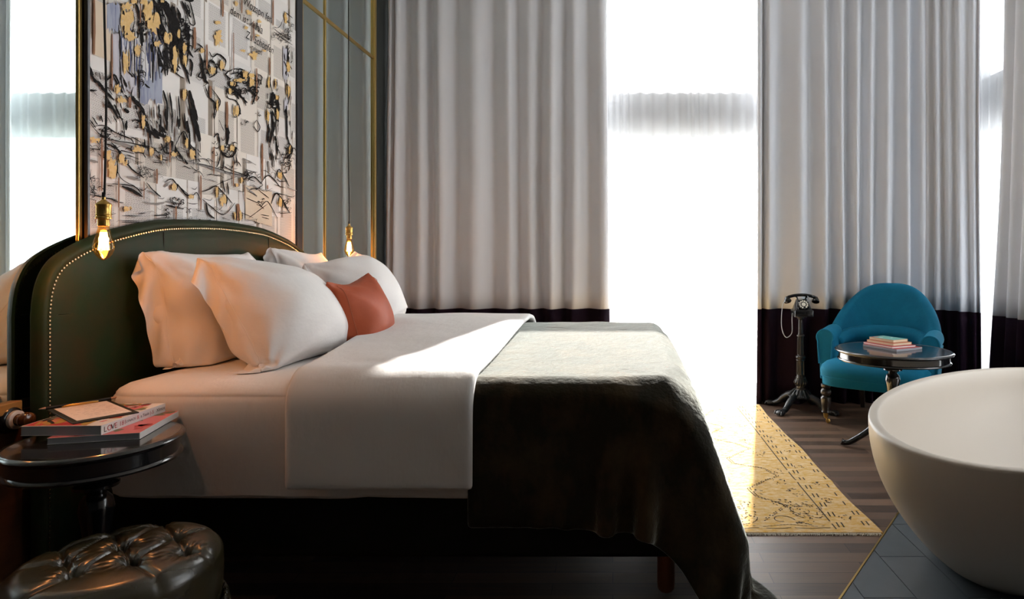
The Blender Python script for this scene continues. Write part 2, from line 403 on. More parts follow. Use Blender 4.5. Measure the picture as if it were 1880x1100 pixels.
def smooth_noise(X, amp, fx, fy, seed):
    rng = np.random.RandomState(seed); o = 0
    for k in range(7):
        a, b_, p = rng.normal(0, fx), rng.normal(0, fy), rng.uniform(0, 6.28)
        o = o+np.sin(a*X[...,0]+b_*(X[...,1]+X[...,2])+p)
    return amp*o/2.6
def drape(x0f, x1, y0, y1, z0, box_lo, box_hi, r, off, crown, cell, steps, seed, kb=.12, zmin=None, wrinkle=.004, flare=0, cut=0):
    ny = int(round((y1-y0)/cell))+1; nx = int(round((x1-x0f(0))/cell))+1
    ys = np.linspace(y0, y1, ny); P = np.zeros((ny, nx, 3))
    for i, y in enumerate(ys):
        P[i,:,0] = np.linspace(x0f(y), x1, nx); P[i,:,1] = y+cut*sstep(-.05, .45, P[i,:,0])*(y1-y)/(y1-y0)
    rng = np.random.RandomState(seed)
    P[...,2] = z0 + rng.normal(0, .0015, (ny,nx))
    I = np.arange(ny*nx).reshape(ny,nx); P = P.reshape(-1,3); P0 = P.copy(); P0[:,2] = z0
    G = sheet_groups(I, P0, 1, .3, kb)
    lo, hi = np.array(box_lo), np.array(box_hi); ctr = (lo+hi)/2; half = (hi-lo)/2
    top = hi[2]+off+crown(P[:,0], P[:,1])
    fix = (P[:,0] < hi[0]-r-.12)&(P[:,1] > lo[1]+r+.10)&(P[:,1] < hi[1]-r-.05)
    P[:,2] = top+np.where(fix, 0, rng.normal(0, .0015, len(P))+.004)
    P[fix,2] += wrinkle*smooth_noise(P[fix], 1, 14, 9, seed)
    def collide(Q):
        q = Q.copy(); cr = crown(q[:,0], q[:,1]); q[:,2] -= cr
        if flare: q[:,0] -= flare*np.clip(hi[2]-.06-q[:,2], 0, 1)*sstep(-.2, hi[0], q[:,0])
        d = q-ctr; a = np.abs(d)-(half-r); mx = np.maximum(a, 0); L = np.sqrt((mx*mx).sum(1))
        dist = L + np.minimum(a.max(1), 0) - r - off
        h = dist < 0
        if h.any():
            nrm = np.where(L[:,None] > 1e-6, mx/np.maximum(L,1e-6)[:,None], np.eye(3)[a.argmax(1)])*np.sign(d)
            Q[h] -= dist[h,None]*nrm[h]
        if zmin is not None:
            h2 = Q[:,2] < zmin; Q[h2,2] = zmin; h = h|h2
        return h
    X = cloth(P, G, steps, 9, collide, damp=.97, fix=np.where(fix)[0])
    mb = MB(); mb.grid(X.reshape(ny,nx,3)); return mb, X.reshape(ny,nx,3)

# ================================================================== THE ROOM
XW, XR, YB, YN, ZC = -1.94, 3.20, 5.62, -2.2, 3.95
def wall(name, lo, hi, m): return struct(MB().box(lo, hi).build(name, m, smooth=False))
fl = struct(MB().box((XW-.2, YN-.2, -.1), (XR+.3, YB+.3, 0)).build('floor', floor_material(), smooth=False))
wall('ceiling', (XW-.2, YN-.2, ZC), (XR+.3, YB+.3, ZC+.12), M['ceiling'])
wall('wall_left', (XW-.16, YN-.16, 0), (XW-.012, YB+.2, ZC), M['dark_wall'])
wall('wall_rear', (XW-.16, YN-.16, 0), (XR+.2, YN, ZC), M['dark_wall'])
# back wall with its tall window, right wall with a second window
W1 = (-.95, 2.15, .04, 3.78); W2 = (2.2, 5.56, .04, 3.78)
b = MB(); b.box((XW-.012, YB, 0), (W1[0], YB+.22, ZC)); b.box((W1[1], YB, 0), (XR+.22, YB+.22, ZC)); b.box((W1[0], YB, W1[3]), (W1[1], YB+.22, ZC)); b.box((W1[0], YB, 0), (W1[1], YB+.22, W1[2]))
struct(b.build('wall_back', M['white_wall'], smooth=False))
b = MB(); b.box((XR, YN, 0), (XR+.22, W2[0], ZC)); b.box((XR, W2[1], 0), (XR+.22, YB, ZC)); b.box((XR, W2[0], W2[3]), (XR+.22, W2[1], ZC)); b.box((XR, W2[0], 0), (XR+.22, W2[1], W2[2]))
struct(b.build('wall_right', M['white_wall'], smooth=False))
def window(n, along, lo, hi, z0, z1, at, sgn):
    def bx(mb, a0, a1, c0, c1, d0, d1):
        if along == 'x': mb.box((a0, at+min(sgn*d0, sgn*d1), c0), (a1, at+max(sgn*d0, sgn*d1), c1))
        else: mb.box((at+min(sgn*d0, sgn*d1), a0, c0), (at+max(sgn*d0, sgn*d1), a1, c1))
    f = MB(); t = .06
    bx(f, lo, lo+t, z0, z1, .04, .12); bx(f, hi-t, hi, z0, z1, .04, .12); bx(f, lo+t, hi-t, z0, z0+t, .04, .12); bx(f, lo+t, hi-t, z1-t, z1, .04, .12)
    o = struct(f.build('window_%d' % n, M['frame_grey'], smooth=False))
    tr = MB(); bx(tr, lo+t, hi-t, 2.31, 2.78, .0, .14); tr.build('transom', M['frame_grey'], o, smooth=False)
    g = MB(); bx(g, lo+t, hi-t, z0+t, z1-t, .075, .081); g.build('glass_pane', M['glass'], o, smooth=False)
window(1, 'x', *W1, YB, 1); window(2, 'y', *W2, XR, 1)
struct(MB().box((-12, YB+.3, -.16), (14, 22, -.1)).build('floor_terrace', M['exterior'], smooth=False))
# wood panelling and ledge under the mirror
LED = .79
pn = struct(MB().box((XW-.012, YN, 0), (XW, 5.6, LED-.035)).build('trim_1', M['wainscot'], smooth=False))
struct(MB().box((XW-.012, YN, LED-.035), (XW+.018, 2.04, LED)).build('trim_2', M['ledge'], smooth=False, bevel=.003))

# ------------------------------------------------------------------ mirror wall with brass strips
mir = empty('wall_mirror', (XW, 3.0, LED), 'tall wall mirror in thin brass strips behind the bed, reflecting the curtains', 'mirror')
def rel(o): return Matrix.Translation(-Vector(o.location))
MB().box((XW-.012, .4, LED+.001), (XW-.002, 5.105, ZC-.02), 0, rel(mir)).build('mirror_glass', M['mirror'], mir, smooth=False)
for y0, y1, z0, z1, dx in ((2.270,2.287,LED,ZC-.02,.004), (3.885,3.903,LED,ZC-.02,.012), (4.215,4.230,LED,ZC-.02,.006), (5.07,5.105,LED,ZC-.02,.016),
                       (3.903,5.07,2.847,2.868,.008), (.4,2.266,2.847,2.868,.008)):
    MB().box((XW-.002, y0, z0), (XW+dx, y1, z1), 0, rel(mir)).build('brass_strip', M['gold_strip'], mir, smooth=False, bevel=.002)

# ------------------------------------------------------------------ framed collage artwork
XA = XW+.011
def A(px, py, dx=0):
    Y = -XA*F/(CX-px); return (XA+dx, Y, EYE-(py-CY)*Y/F)
art = empty('framed_artwork', (XW, 3.07, .85), 'large black framed collage of printed pages with ink and gold brushwork above the headboard', 'picture')
RA = rel(art)
fr = MB()
for lo, hi in (((XW-.002,2.290,.82),(XW+.020,2.302,3.3)), ((XW-.002,3.815,.82),(XW+.020,3.880,3.3)), ((XW-.002,2.302,3.27),(XW+.020,3.845,3.3)), ((XW-.002,2.302,.82),(XW+.020,3.845,.85))): fr.box(lo, hi, 0, RA)
fr.build('picture_frame', M['frame_black'], art, smooth=False, bevel=.002)
MB().box((XW-.001, 2.29, .84), (XA-.004, 3.85, 3.29), 0, RA).build('backing', M['paper'], art, smooth=False)
rnd = random.Random(7)
pg = MB(); tints = []; uvs = []
def page(y, z, w, h, lift, t, rot=0):
    q = []
    for a, c in ((-.5,-.5),(.5,-.5),(.5,.5),(-.5,.5)):
        dy, dz = a*w, c*h; q.append((XA-.004+lift, y+dy*math.cos(rot)-dz*math.sin(rot), z+dy*math.sin(rot)+dz*math.cos(rot)))
    if min(p[1] for p in q) < 2.293 or max(p[1] for p in q) > 3.82: q = [(a, min(max(b,2.296),3.817), c) for a,b,c in q]
    pg.add(q, [(0,1,2,3)], 0, RA); tints.append(t); s = 1.0
    uvs.extend([(0,0),(s*w/.16,0),(s*w/.16,s*h/.16),(0,s*h/.16)] if rnd.random() < .25 else [(0,0),(1,0),(1,h/w*.8),(0,h/w*.8)])
row = 0
z = .95
while z < 3.25:
    y = 2.36-rnd.random()*.12
    while y < 3.95:
        w = .175+rnd.random()*.02; h = .30+rnd.random()*.05; g = .60+rnd.random()*.12
        t = (g, g*.975, g*.945) if rnd.random() < .8 else (g, g*.93, g*.84)
        zz = z+rnd.uniform(-.05,.05); lift = .0005+rnd.random()*.0015
        page(y, zz, w, h, lift, t); page(y+w+.004, zz, w, h, lift, (t[0]*.985,t[1]*.985,t[2]*.99))
        y += 2*w+.012
    z += .245
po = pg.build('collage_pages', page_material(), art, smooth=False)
ul = po.data.uv_layers.new(name='UVMap'); ul.data.foreach_set('uv', [c for q in uvs for c in q])
cl = po.data.color_attributes.new('tint', 'FLOAT_COLOR', 'CORNER'); cl.data.foreach_set('color', [c for i in range(len(uvs)) for c in (*tints[i//4], 1)])
ZM = {1:(0,0,2.2914), 4:(340,0,6.873), 5:(150,0,5.0), 6:(350,60,4.581), 7:(150,200,4.585)}
def zp(k, x, y): ox, oy, s = ZM[k]; return ox+x/s, oy+y/s
def resample(pts, n):
    pts = [Vector((*p, 0)) if len(p) == 2 else Vector(p) for p in pts]; out = []
    k = len(pts)-1
    for i in range(n+1):
        t = i/n*k; j = min(int(t), k-1); u = t-j
        p0 = pts[max(j-1,0)]; p1 = pts[j]; p2 = pts[j+1]; p3 = pts[min(j+2,k)]
        out.append(.5*((2*p1)+(p2-p0)*u+(2*p0-5*p1+4*p2-p3)*u*u+(3*p1-p0-3*p2+p3)*u**3))
    return out
ink = MB(); NL = [0]
def stroke(k, pts, w, m=0, mb=None, lift=.0032, rough=.35, taper=.55):
    mb = mb or ink; s = ZM[k][2]
    P = resample(pts, max(4, 5*(len(pts)-1))); n = len(P); L, R = [], []
    for i, p in enumerate(P):
        t = (P[min(i+1,n-1)]-P[max(i-1,0)]); t = t.normalized() if t.length > 1e-6 else Vector((1,0,0))
        nn = Vector((-t.y, t.x, 0)); f = (1-taper*abs(2*i/(n-1)-1)**2)
        a = w*.5*f*(1+rough*rnd.uniform(-1,1)); c = w*.5*f*(1+rough*rnd.uniform(-1,1))
        L.append(p+nn*a); R.append(p-nn*c)
    NL[0] += 1; dx = lift+(NL[0]%40)*.00002
    g = [[A(*zp(k, q.x, q.y), dx) for q in (L[i], R[i])] for i in range(n)]
    mb.grid(g, m, RA)
def blob(k, x, y, rx, ry, m=0, mb=None, rot=0, lift=.0024, n=22, jag=.28):
    mb = mb or ink; pts = []
    for i in range(n):
        a = 2*PI*i/n; q = 1+jag*rnd.uniform(-1,1); ux, uy = rx*q*math.cos(a), ry*q*math.sin(a)
        pts.append((x+ux*math.cos(rot)-uy*math.sin(rot), y+ux*math.sin(rot)+uy*math.cos(rot)))
    NL[0] += 1; dx = lift+(NL[0]%40)*.00002
    vs = [A(*zp(k,*p), dx) for p in pts]+[A(*zp(k,x,y), dx)]
    mb.add(vs, [(i,(i+1)%n,n) for i in range(n)], m, RA)
def scrib(k, x, y, rx, ry, n, w, m=0):
    for _ in range(n):
        a = x+rx*rnd.uniform(-1,1); c = y+ry*rnd.uniform(-1,1); th = rnd.uniform(0, 2*PI); l = rnd.uniform(.25,.7)*(rx+ry)/2
        stroke(k, [(a,c),(a+l*math.cos(th),c+l*math.sin(th)*.9),(a+l*math.cos(th+.9)*1.3,c+l*math.sin(th+.9)*1.3)], w*rnd.uniform(.5,1.4), m)
# washes under the ink
wash = MB()
for k, x0, y0, x1, y1, m in ((5,340,420,500,880,1),(5,530,380,735,960,0),(5,265,310,345,810,1),(5,225,30,345,300,0),(5,350,350,520,440,0),(6,775,120,815,420,1),(6,785,560,815,690,1)):
    n = 16; xs = np.linspace(x0, x1, n)
    g = [[A(*zp(k, x, y0+rnd.uniform(-20,20)), .0022) for x in xs], [A(*zp(k, x, y1+rnd.uniform(-60,20)), .0022) for x in xs]]
    wash.grid(g, m, RA)
wash.build('blue_wash', [M['blue_wash'], M['lilac_wash']], art, smooth=False)
for k, pts, w in (
 (5,[(650,0),(700,110),(740,250),(800,370),(860,440)],24),(5,[(770,20),(800,150),(850,260),(870,420)],30),(5,[(840,60),(860,190),(900,330),(880,470)],32),(5,[(700,-10),(830,170),(890,240)],46),
 (5,[(900,250),(950,230),(980,330),(970,480),(960,590)],14),(5,[(860,460),(920,560),(985,770)],24),(5,[(780,450),(800,600),(870,680),(930,720)],12),(5,[(775,430),(780,690)],20),(5,[(740,480),(762,700)],20),
 (5,[(820,230),(850,330),(830,420)],18),(5,[(740,300),(800,380),(830,430)],14),(5,[(920,350),(900,450),(940,520)],20),(5,[(350,30),(385,140)],16),(5,[(480,0),(520,120),(540,260),(560,390)],24),
 (5,[(560,0),(620,60)],16),(5,[(640,-10),(690,60),(720,190)],20),(5,[(330,230),(350,420),(345,520)],12),(5,[(345,560),(360,760),(390,850)],10),(5,[(455,480),(450,560)],10),(5,[(515,640),(520,900)],22),(5,[(530,240),(545,420)],26),
 (5,[(60,600),(100,700),(160,780),(220,850),(290,920)],28),(5,[(70,640),(120,760)],30),(5,[(210,750),(290,690),(340,780)],18),(5,[(270,680),(330,790),(370,850)],16),(5,[(55,830),(130,830)],18),
 (5,[(210,880),(260,970),(330,1090)],24),(5,[(200,960),(285,1005)],20),(5,[(290,960),(345,1070)],20),(5,[(340,930),(360,1000)],12),(5,[(380,1000),(425,1035)],30),(5,[(440,900),(520,960),(585,1085)],32),(5,[(460,880),(495,960)],18),(5,[(465,800),(445,880),(490,910)],10),
 (5,[(740,830),(775,960),(780,1100)],20),(5,[(800,850),(825,1080)],18),(5,[(980,830),(1010,960),(1045,1100)],34),(5,[(965,900),(1000,1090)],12),(5,[(880,880),(892,1090)],14),(5,[(655,980),(660,1090)],10),(5,[(610,960),(620,1090)],8),(5,[(700,960),(705,1100)],16),
 (4,[(35,0),(60,60),(95,200),(115,290),(90,320),(50,290),(30,220)],16),(4,[(-10,0),(100,5)],40),(4,[(0,330),(40,330),(30,460),(0,500)],16),
 (6,[(50,90),(90,120),(110,160)],10),(6,[(25,165),(65,130)],10),(6,[(75,180),(100,300),(120,400),(145,430)],22),(6,[(150,160),(180,205),(220,180),(270,210),(290,250),(270,310)],13),(6,[(180,230),(212,300),(200,350),(150,380)],13),(6,[(90,240),(100,390)],18),(6,[(250,220),(240,290),(290,325)],10),
 (6,[(115,445),(150,540),(200,600),(190,700),(195,730)],12),(6,[(170,470),(225,540),(242,590),(212,660),(195,720)],10),(6,[(330,350),(400,340),(450,375),(520,355),(565,400),(550,470)],16),(6,[(310,420),(360,470),(420,540),(470,590)],20),(6,[(480,480),(532,525),(512,605)],18),(6,[(440,540),(460,615)],12),(6,[(560,350),(595,375),(570,450)],8),
 (6,[(290,490),(310,550),(370,570),(405,615)],10),(6,[(350,600),(355,690),(372,712),(412,670),(400,600)],8),(6,[(550,735),(525,780),(560,832),(577,790),(550,735)],7),(6,[(360,480),(400,560)],16),(6,[(410,670),(415,690)],10),
 (6,[(690,500),(680,625)],26),(6,[(682,660),(692,780),(660,925)],26),(6,[(720,540),(735,640),(720,770)],18),(6,[(665,960),(700,1095)],8),(6,[(715,890),(727,1035)],12),(6,[(655,370),(685,520)],7),(6,[(690,560),(735,530)],14),
 (6,[(812,130),(810,250)],12),(6,[(780,240),(828,335)],9),(6,[(800,230),(848,310)],9),(6,[(800,430),(832,490),(812,605)],11),(6,[(800,615),(806,900)],13),(6,[(830,930),(852,1000),(785,1060)],12),(6,[(800,1010),(770,1100)],8),
 (4,[(1100,340),(1160,350),(1200,310),(1225,240)],8),(4,[(1240,140),(1350,230)],10),(4,[(1100,350),(1200,430),(1340,520)],8),(4,[(1110,400),(1230,490),(1350,570)],8),(4,[(1305,110),(1300,200)],8),(4,[(1240,290),(1230,370)],6),
 (7,[(1215,130),(1225,200),(1220,300)],32),(7,[(1150,90),(1180,160),(1197,190)],5),(7,[(1108,240),(1137,207),(1150,250),(1162,335)],13),(7,[(1165,235),(1185,265),(1205,240)],6),(7,[(1160,330),(1200,395),(1260,400),(1292,350),(1270,310),(1220,300)],15),(7,[(1160,370),(1152,440),(1130,490)],11),(7,[(1190,400),(1190,460),(1180,505)],9),(7,[(1270,400),(1277,460),(1250,505)],11),(7,[(1290,365),(1302,450),(1300,485)],9),
 (7,[(60,110),(130,200),(250,260),(420,290),(560,330),(700,390)],9),(7,[(90,150),(180,140),(280,200),(400,250),(430,290)],11),(7,[(50,330),(150,345)],8),(7,[(60,90),(110,160)],10),(7,[(420,290),(520,310),(600,330),(660,400)],9),
 (7,[(480,20),(520,100),(600,180),(700,240),(760,300),(800,370),(885,465)],34),(7,[(490,150),(560,190),(650,250)],30),(7,[(450,90),(505,115)],16),(7,[(620,100),(692,235)],14),(7,[(640,130),(705,205)],22),(7,[(770,330),(850,190),(900,290),(1000,405)],11),(7,[(850,200),(870,260),(930,370),(992,445)],18),
 (7,[(880,100),(892,205)],26),(7,[(915,0),(960,150),(985,275)],40),(7,[(800,60),(812,175)],16),(7,[(700,0),(712,185)],22),(7,[(752,0),(752,205)],10),(7,[(660,290),(700,370),(765,360)],16),(7,[(655,350),(720,300)],12),(7,[(370,100),(365,180)],20),(7,[(290,20),(340,120),(355,270)],9),(7,[(340,90),(300,60)],14),
 (7,[(960,460),(1100,490),(1250,540),(1400,570)],7),(7,[(1190,480),(1260,520),(1380,560)],9),(7,[(900,440),(1030,420),(1080,480)],6),(7,[(70,510),(58,640),(110,705)],6),(7,[(190,290),(280,330),(360,440),(430,520),(520,580)],14),(7,[(240,280),(335,380)],11),(7,[(270,430),(320,580),(440,650)],7),(7,[(200,310),(300,545)],7),
 (7,[(330,650),(420,690),(505,740)],26),(7,[(250,630),(430,650),(500,720)],10),(7,[(540,620),(600,690),(660,740)],11),(7,[(690,620),(750,590),(800,640),(890,720)],9),(7,[(800,630),(870,720),(930,725)],11),(7,[(930,735),(962,705),(1000,785)],8),(7,[(1000,700),(1060,680),(1120,650),(1180,700),(1262,795)],11),
 (7,[(1010,760),(1080,820),(1190,890),(1285,790)],8),(7,[(1040,790),(1060,880),(1115,922)],16),(7,[(1180,600),(1202,705)],11),(7,[(1220,620),(1232,722)],11),(7,[(1130,640),(1220,600),(1300,570)],5),(7,[(1390,610),(1440,570),(1520,640)],9),(7,[(1500,630),(1570,560),(1670,662)],9),(7,[(1620,590),(1660,510),(1742,652)],9),
 (7,[(1390,690),(1470,732)],7),(7,[(1380,750),(1475,792)],7),(7,[(1480,680),(1572,752)],7),(7,[(1500,830),(1560,780),(1642,922)],7),(7,[(1590,800),(1640,710),(1750,882)],11),(7,[(1400,920),(1480,860),(1560,800)],5),(7,[(1500,890),(1572,902)],6),(7,[(1510,910),(1572,927)],6),(7,[(1310,690),(1360,700)],5),
 (7,[(330,900),(500,902)],5),(7,[(330,940),(480,945)],5),(7,[(330,955),(500,957)],5),(7,[(700,810),(852,842)],13),(7,[(600,900),(722,892)],11),(7,[(60,720),(285,765)],8),(7,[(60,700),(122,712)],8),(7,[(120,735),(290,772)],6),(7,[(880,790),(930,800),(970,795)],5),
 ): stroke(k, pts, w)
for a in ((5,545,250,30,60,12,14),(5,960,330,30,110,26,10),(5,870,300,60,130,20,12),(5,760,560,22,120,14,10),(5,520,620,14,130,12,8),(5,720,60,70,60,14,16),(5,560,180,40,60,12,10),(6,430,430,110,80,46,10),(6,530,520,30,60,10,8),(6,110,300,30,110,14,9),(6,165,300,60,60,12,7),(6,460,760,30,25,8,5),(6,700,560,30,90,14,8),(6,560,700,30,15,6,4),
          (6,330,440,25,90,12,8),(6,825,1020,25,70,16,6),(7,85,640,30,70,22,5),(7,500,520,45,50,34,4),(7,795,780,45,25,26,6),(7,1500,790,22,25,12,5),(7,1720,790,26,50,18,5),(7,190,200,45,50,16,10),(7,200,290,60,40,16,7),(7,1240,340,50,50,22,6),(7,1420,560,70,25,18,6),(7,1700,440,40,70,20,6),(7,320,210,40,30,8,5),(7,1130,320,20,60,8,5),
          (4,1280,380,60,110,26,5),(4,1220,450,90,60,30,5),(4,15,420,22,80,14,9),(7,720,880,30,25,12,6),(7,900,890,30,30,8,5),(7,1480,960,25,20,8,4),(7,60,300,25,60,8,6),(7,600,560,60,20,8,5),(7,470,120,40,40,8,8)): scrib(*a)
for k, pts, w in ((7,[(240,260),(400,320),(560,370),(800,405)],36),(7,[(800,420),(1000,470),(1150,520),(1300,560),(1450,585)],26),(7,[(520,790),(620,800),(690,790)],18),(7,[(60,430),(130,450)],26),(7,[(370,570),(490,600)],24),(7,[(690,660),(740,610)],16),(7,[(1380,660),(1470,740)],16),
                  (7,[(560,690),(660,740)],14),(7,[(400,990),(520,970)],22),(7,[(600,930),(760,915)],18),(7,[(1440,680),(1600,690)],9),(5,[(640,990),(650,1090)],14),(7,[(830,300),(960,330)],8),(7,[(1060,590),(1140,620)],7),(7,[(700,780),(850,800)],14)): stroke(k, pts, w, 1, lift=.0026)
GOLD = []
for _ in range(70):
    x, y = rnd.uniform(335,735), rnd.uniform(260,420); l = rnd.uniform(120,440)
    stroke(5, [(x,y),(x+rnd.uniform(-8,8),y+l*.5),(x+rnd.uniform(-12,12),min(y+l,930))], rnd.uniform(5,20), rnd.choice([1,1,2,2,3,3,0]), lift=.0026)
for _ in range(26): x, y = rnd.uniform(420,740), rnd.uniform(230,430); stroke(5, [(x,y),(x+rnd.uniform(-30,30),y+rnd.uniform(20,90))], rnd.uniform(10,24), rnd.choice([2,2,0]), lift=.0027)
for _ in range(60): x, y = rnd.uniform(640,990), rnd.uniform(0,560); stroke(5, [(x,y),(x+rnd.uniform(0,40),y+rnd.uniform(40,110)),(x+rnd.uniform(10,70),y+rnd.uniform(90,170))], rnd.uniform(6,20), 0)
for _ in range(40): x, y = rnd.uniform(60,620), rnd.uniform(620,1090); stroke(5, [(x,y),(x+rnd.uniform(10,50),y+rnd.uniform(20,80))], rnd.uniform(5,20), rnd.choice([0,0,1]))
for _ in range(60):
    x = rnd.uniform(55,1740); y = 300+.20*x+rnd.uniform(-150,90); stroke(7, [(x,y),(x+rnd.uniform(20,70),y+rnd.uniform(-15,40)),(x+rnd.uniform(60,120),y+rnd.uniform(5,50))], rnd.uniform(3,9), rnd.choice([0,0,1]))
for _ in range(44):
    x = rnd.uniform(55,1740); y = rnd.uniform(600,960); stroke(7, [(x,y),(x+rnd.uniform(15,60),y+rnd.uniform(-30,30)),(x+rnd.uniform(40,110),y+rnd.uniform(-20,40))], rnd.uniform(3,9), rnd.choice([0,0,1]))
for _ in range(46): x, y = rnd.uniform(480,1000), rnd.uniform(0,380); stroke(7, [(x,y),(x+rnd.uniform(-6,22),y+rnd.uniform(60,190))], rnd.uniform(4,18), rnd.choice([0,1,1]))
for _ in range(36): x, y = rnd.uniform(640,740), rnd.uniform(380,1080); stroke(6, [(x,y),(x+rnd.uniform(-14,14),y+rnd.uniform(20,110))], rnd.uniform(5,14), rnd.choice([0,0,1]))
for _ in range(26): x, y = rnd.uniform(780,850), rnd.uniform(100,1080); stroke(6, [(x,y),(x+rnd.uniform(-14,14),y+rnd.uniform(20,80))], rnd.uniform(4,10), 0)
ink.build('ink_brushwork', [M['ink'], M['ink_soft'], M['navy_ink'], M['pale_wash']], art, smooth=False)
gold = MB()
for a in ((5,410,60,52,40),(5,405,190,62,110),(5,440,330,60,45),(5,605,105,50,95),(5,655,215,60,90),(5,560,20,35,30),(5,470,15,30,24),(5,395,570,28,105),(5,500,465,28,52),(5,690,400,35,30),(5,775,350,35,50),(5,845,560,26,125),(5,940,440,18,50),(5,940,550,18,52),(5,880,310,16,40),(5,325,820,26,40),(5,360,920,42,32),(5,935,870,20,50),(5,730,10,20,14),
          (6,90,150,20,22),(6,180,315,25,33),(6,255,270,18,40),(6,455,350,25,34),(6,510,360,34,18),(6,340,430,20,18),(6,410,400,45,17),(6,510,420,22,36),(6,325,490,18,24),(6,380,660,22,45),(6,215,610,11,45),(6,655,420,8,50),(6,710,430,8,40),(6,720,545,14,20),(6,640,690,9,45),(6,725,690,8,40),(6,815,290,12,36),(6,818,480,11,50),(6,830,980,11,30),
          (7,90,260,40,24),(7,220,390,33,40),(7,250,500,38,75),(7,330,420,28,38),(7,360,455,22,24),(7,460,340,50,28),(7,580,360,20,40),(7,720,255,20,30),(7,770,380,28,20),(7,875,290,15,45),(7,925,380,26,40),(7,510,110,18,60),(7,660,410,10,22),(7,770,660,24,28),(7,910,740,22,20),(7,1130,700,14,46),(7,1180,770,32,46),(7,1340,600,13,24),(7,1665,560,12,28),(7,1665,790,17,40),(7,370,840,32,24),(7,1285,900,10,30),(7,1330,900,13,40),(7,1180,330,18,30),(7,1260,330,22,26),(7,1740,350,10,25),(7,1640,40,9,40),(7,1560,70,7,50),(7,1300,640,16,16),
          (4,410,480,52,100),(4,400,285,50,26),(4,800,160,50,34),(4,640,50,22,38),(4,860,700,62,50),(4,930,270,28,24),(4,760,350,38,22),(4,1260,230,20,60),(4,910,450,34,14),(4,330,890,36,45),(4,210,640,26,30),(4,720,640,50,22),(4,990,640,36,16),(4,1280,820,16,50)):
    k, x, y, rx, ry = a; blob(k, x, y, rx*.8, ry*.9, 0, gold, jag=.5, lift=.0042)
    if k != 4:
        for _ in range(5): u = rnd.uniform(-1,1); stroke(k, [(x+u*rx, y-ry*rnd.uniform(.3,1.1)),(x+u*rx*1.2+rnd.uniform(-4,4), y),(x+u*rx, y+ry*rnd.uniform(.3,1.1))], rnd.uniform(5,13), 0, gold, lift=.0043, rough=.6)
        for _ in range(3): u = rnd.choice((-1,1)); stroke(k, [(x+u*rx*.9, y-ry*rnd.uniform(.5,1.2)),(x+u*rx*1.1, y),(x+u*rx*.8, y+ry*rnd.uniform(.5,1.2))], rnd.uniform(4,9), 1, gold, lift=.0044, rough=.6)
gold.build('gold_paint', [M['gold_paint'], M['ink']], art, smooth=False)
for k, x, y0, y1, w in ((7,160,240,690,16),(7,302,580,830,12),(7,625,505,630,16),(7,735,250,450,15),(7,1105,320,550,11),(7,995,560,850,14),(7,1270,440,650,10),(7,1515,290,600,13),(7,1365,640,780,8),(7,1310,800,940,26),(7,785,820,930,16),(7,515,610,760,8),(7,105,770,960,10),(7,1560,640,680,9),
                        (6,355,0,330,7),(6,130,100,310,15),(6,550,300,580,12),(6,660,210,360,12),(6,300,580,800,18),(6,160,450,550,20),(6,525,0,60,9),(6,25,0,130,14),(6,190,960,1100,12),(6,595,940,1100,12),(4,465,0,210,24),(4,705,0,165,15),(4,855,265,510,15),(4,1100,0,320,18),(5,105,-5,500,20),(5,432,890,990,28),(5,270,310,830,12),(5,1030,250,450,24),(5,530,-5,210,12)):
    sp = MB(); stroke(k, [(x,y0),(x+w*.1,(y0+y1)/2),(x,y1)], w, 0, sp, .0038, .12, .35); sp.build('book_spine', M['spine_brown'], art, smooth=False)
kp = MB(); kp.add([A(*zp(7,*q), .0018) for q in ((1375,640),(1375,925),(1600,990),(1600,700))], [(0,1,2,3)], 0, RA); kp.build('kraft_page', M['tan_page'], art, smooth=False); kp = MB()
kp.add([A(*zp(5,*q), .0018) for q in ((110,-5),(110,500),(262,565),(262,60))], [(0,1,2,3)], 0, RA); kp.build('kraft_page', M['tan_page'], art, smooth=False)
for s, k, x, y, size in (('Wozapn fen',4,715,50,.066),('dem ist kein',4,550,165,.062),('Na',4,870,375,.07),('Zu Schöpfen',4,750,475,.062),('-neuen',4,800,612,.05)):
    hw = MB(); vs, fs = text_mesh(s, size, .35); o = Vector(A(*zp(k,x,y), .0042))
    hw.add([(o.x, o.y+v[0]*.85, o.z+v[1]) for v in vs], fs, 0, RA)
    hw.build('handwriting', M['ink'], art, smooth=False)

# ================================================================== BED
BX0, BX1, BY0, BY1, BYC = -1.86, .27, 2.19, 3.83, 3.01
bed = empty('bed', (-.8, BYC, 0), 'large upholstered bed with dark green leather arched headboard edged with brass nails', 'bed')
RB = rel(bed)
HB = [(0,1.424),(.2,1.418),(.411,1.402),(.611,1.361),(.70,1.335),(.783,1.303),(.84,1.275),(.88,1.249),(.91,1.215),(.932,1.17),(.944,1.12),(.95,1.06)]
prof = []
half = resample(HB, 66)
right = [(p.x, p.y) for p in half]+[(.95, z) for z in np.linspace(1.0,.03,24)]
outl = [(-a, b) for a, b in right[::-1]] + right[1:]
def inset(ol, d):
    out = []
    for i, p in enumerate(ol):
        a = Vector(ol[max(i-1,0)]); c = Vector(ol[min(i+1,len(ol)-1)]); t = (c-a).normalized()
        out.append((p[0]+t.y*d, p[1]-t.x*d))
    return out
XH = -1.880
rings = []
for d, x in ((0,-1.917),(-.004,-1.910),(0,-1.897),(.008,-1.884),(.018,-1.879),(.027,-1.881),(.033,-1.886),(.037,-1.888),(.042,-1.885),(.06,-1.880),(.12,-1.876)):
    rings.append([(x, BYC+a, max(b,.02)) for a, b in inset(outl, d)])
last = inset(outl, .12)
for s in (.75,.5,.25,.02):
    rings.append([(-1.876+.004*(1-s), BYC+a*s, .02+(max(b,.02)-.02)*(s*.9+.1*s)) for a, b in last])
h = MB(); h.grid(rings, 0, RB)
hbo = h.build('headboard', M['green_leather'], bed)
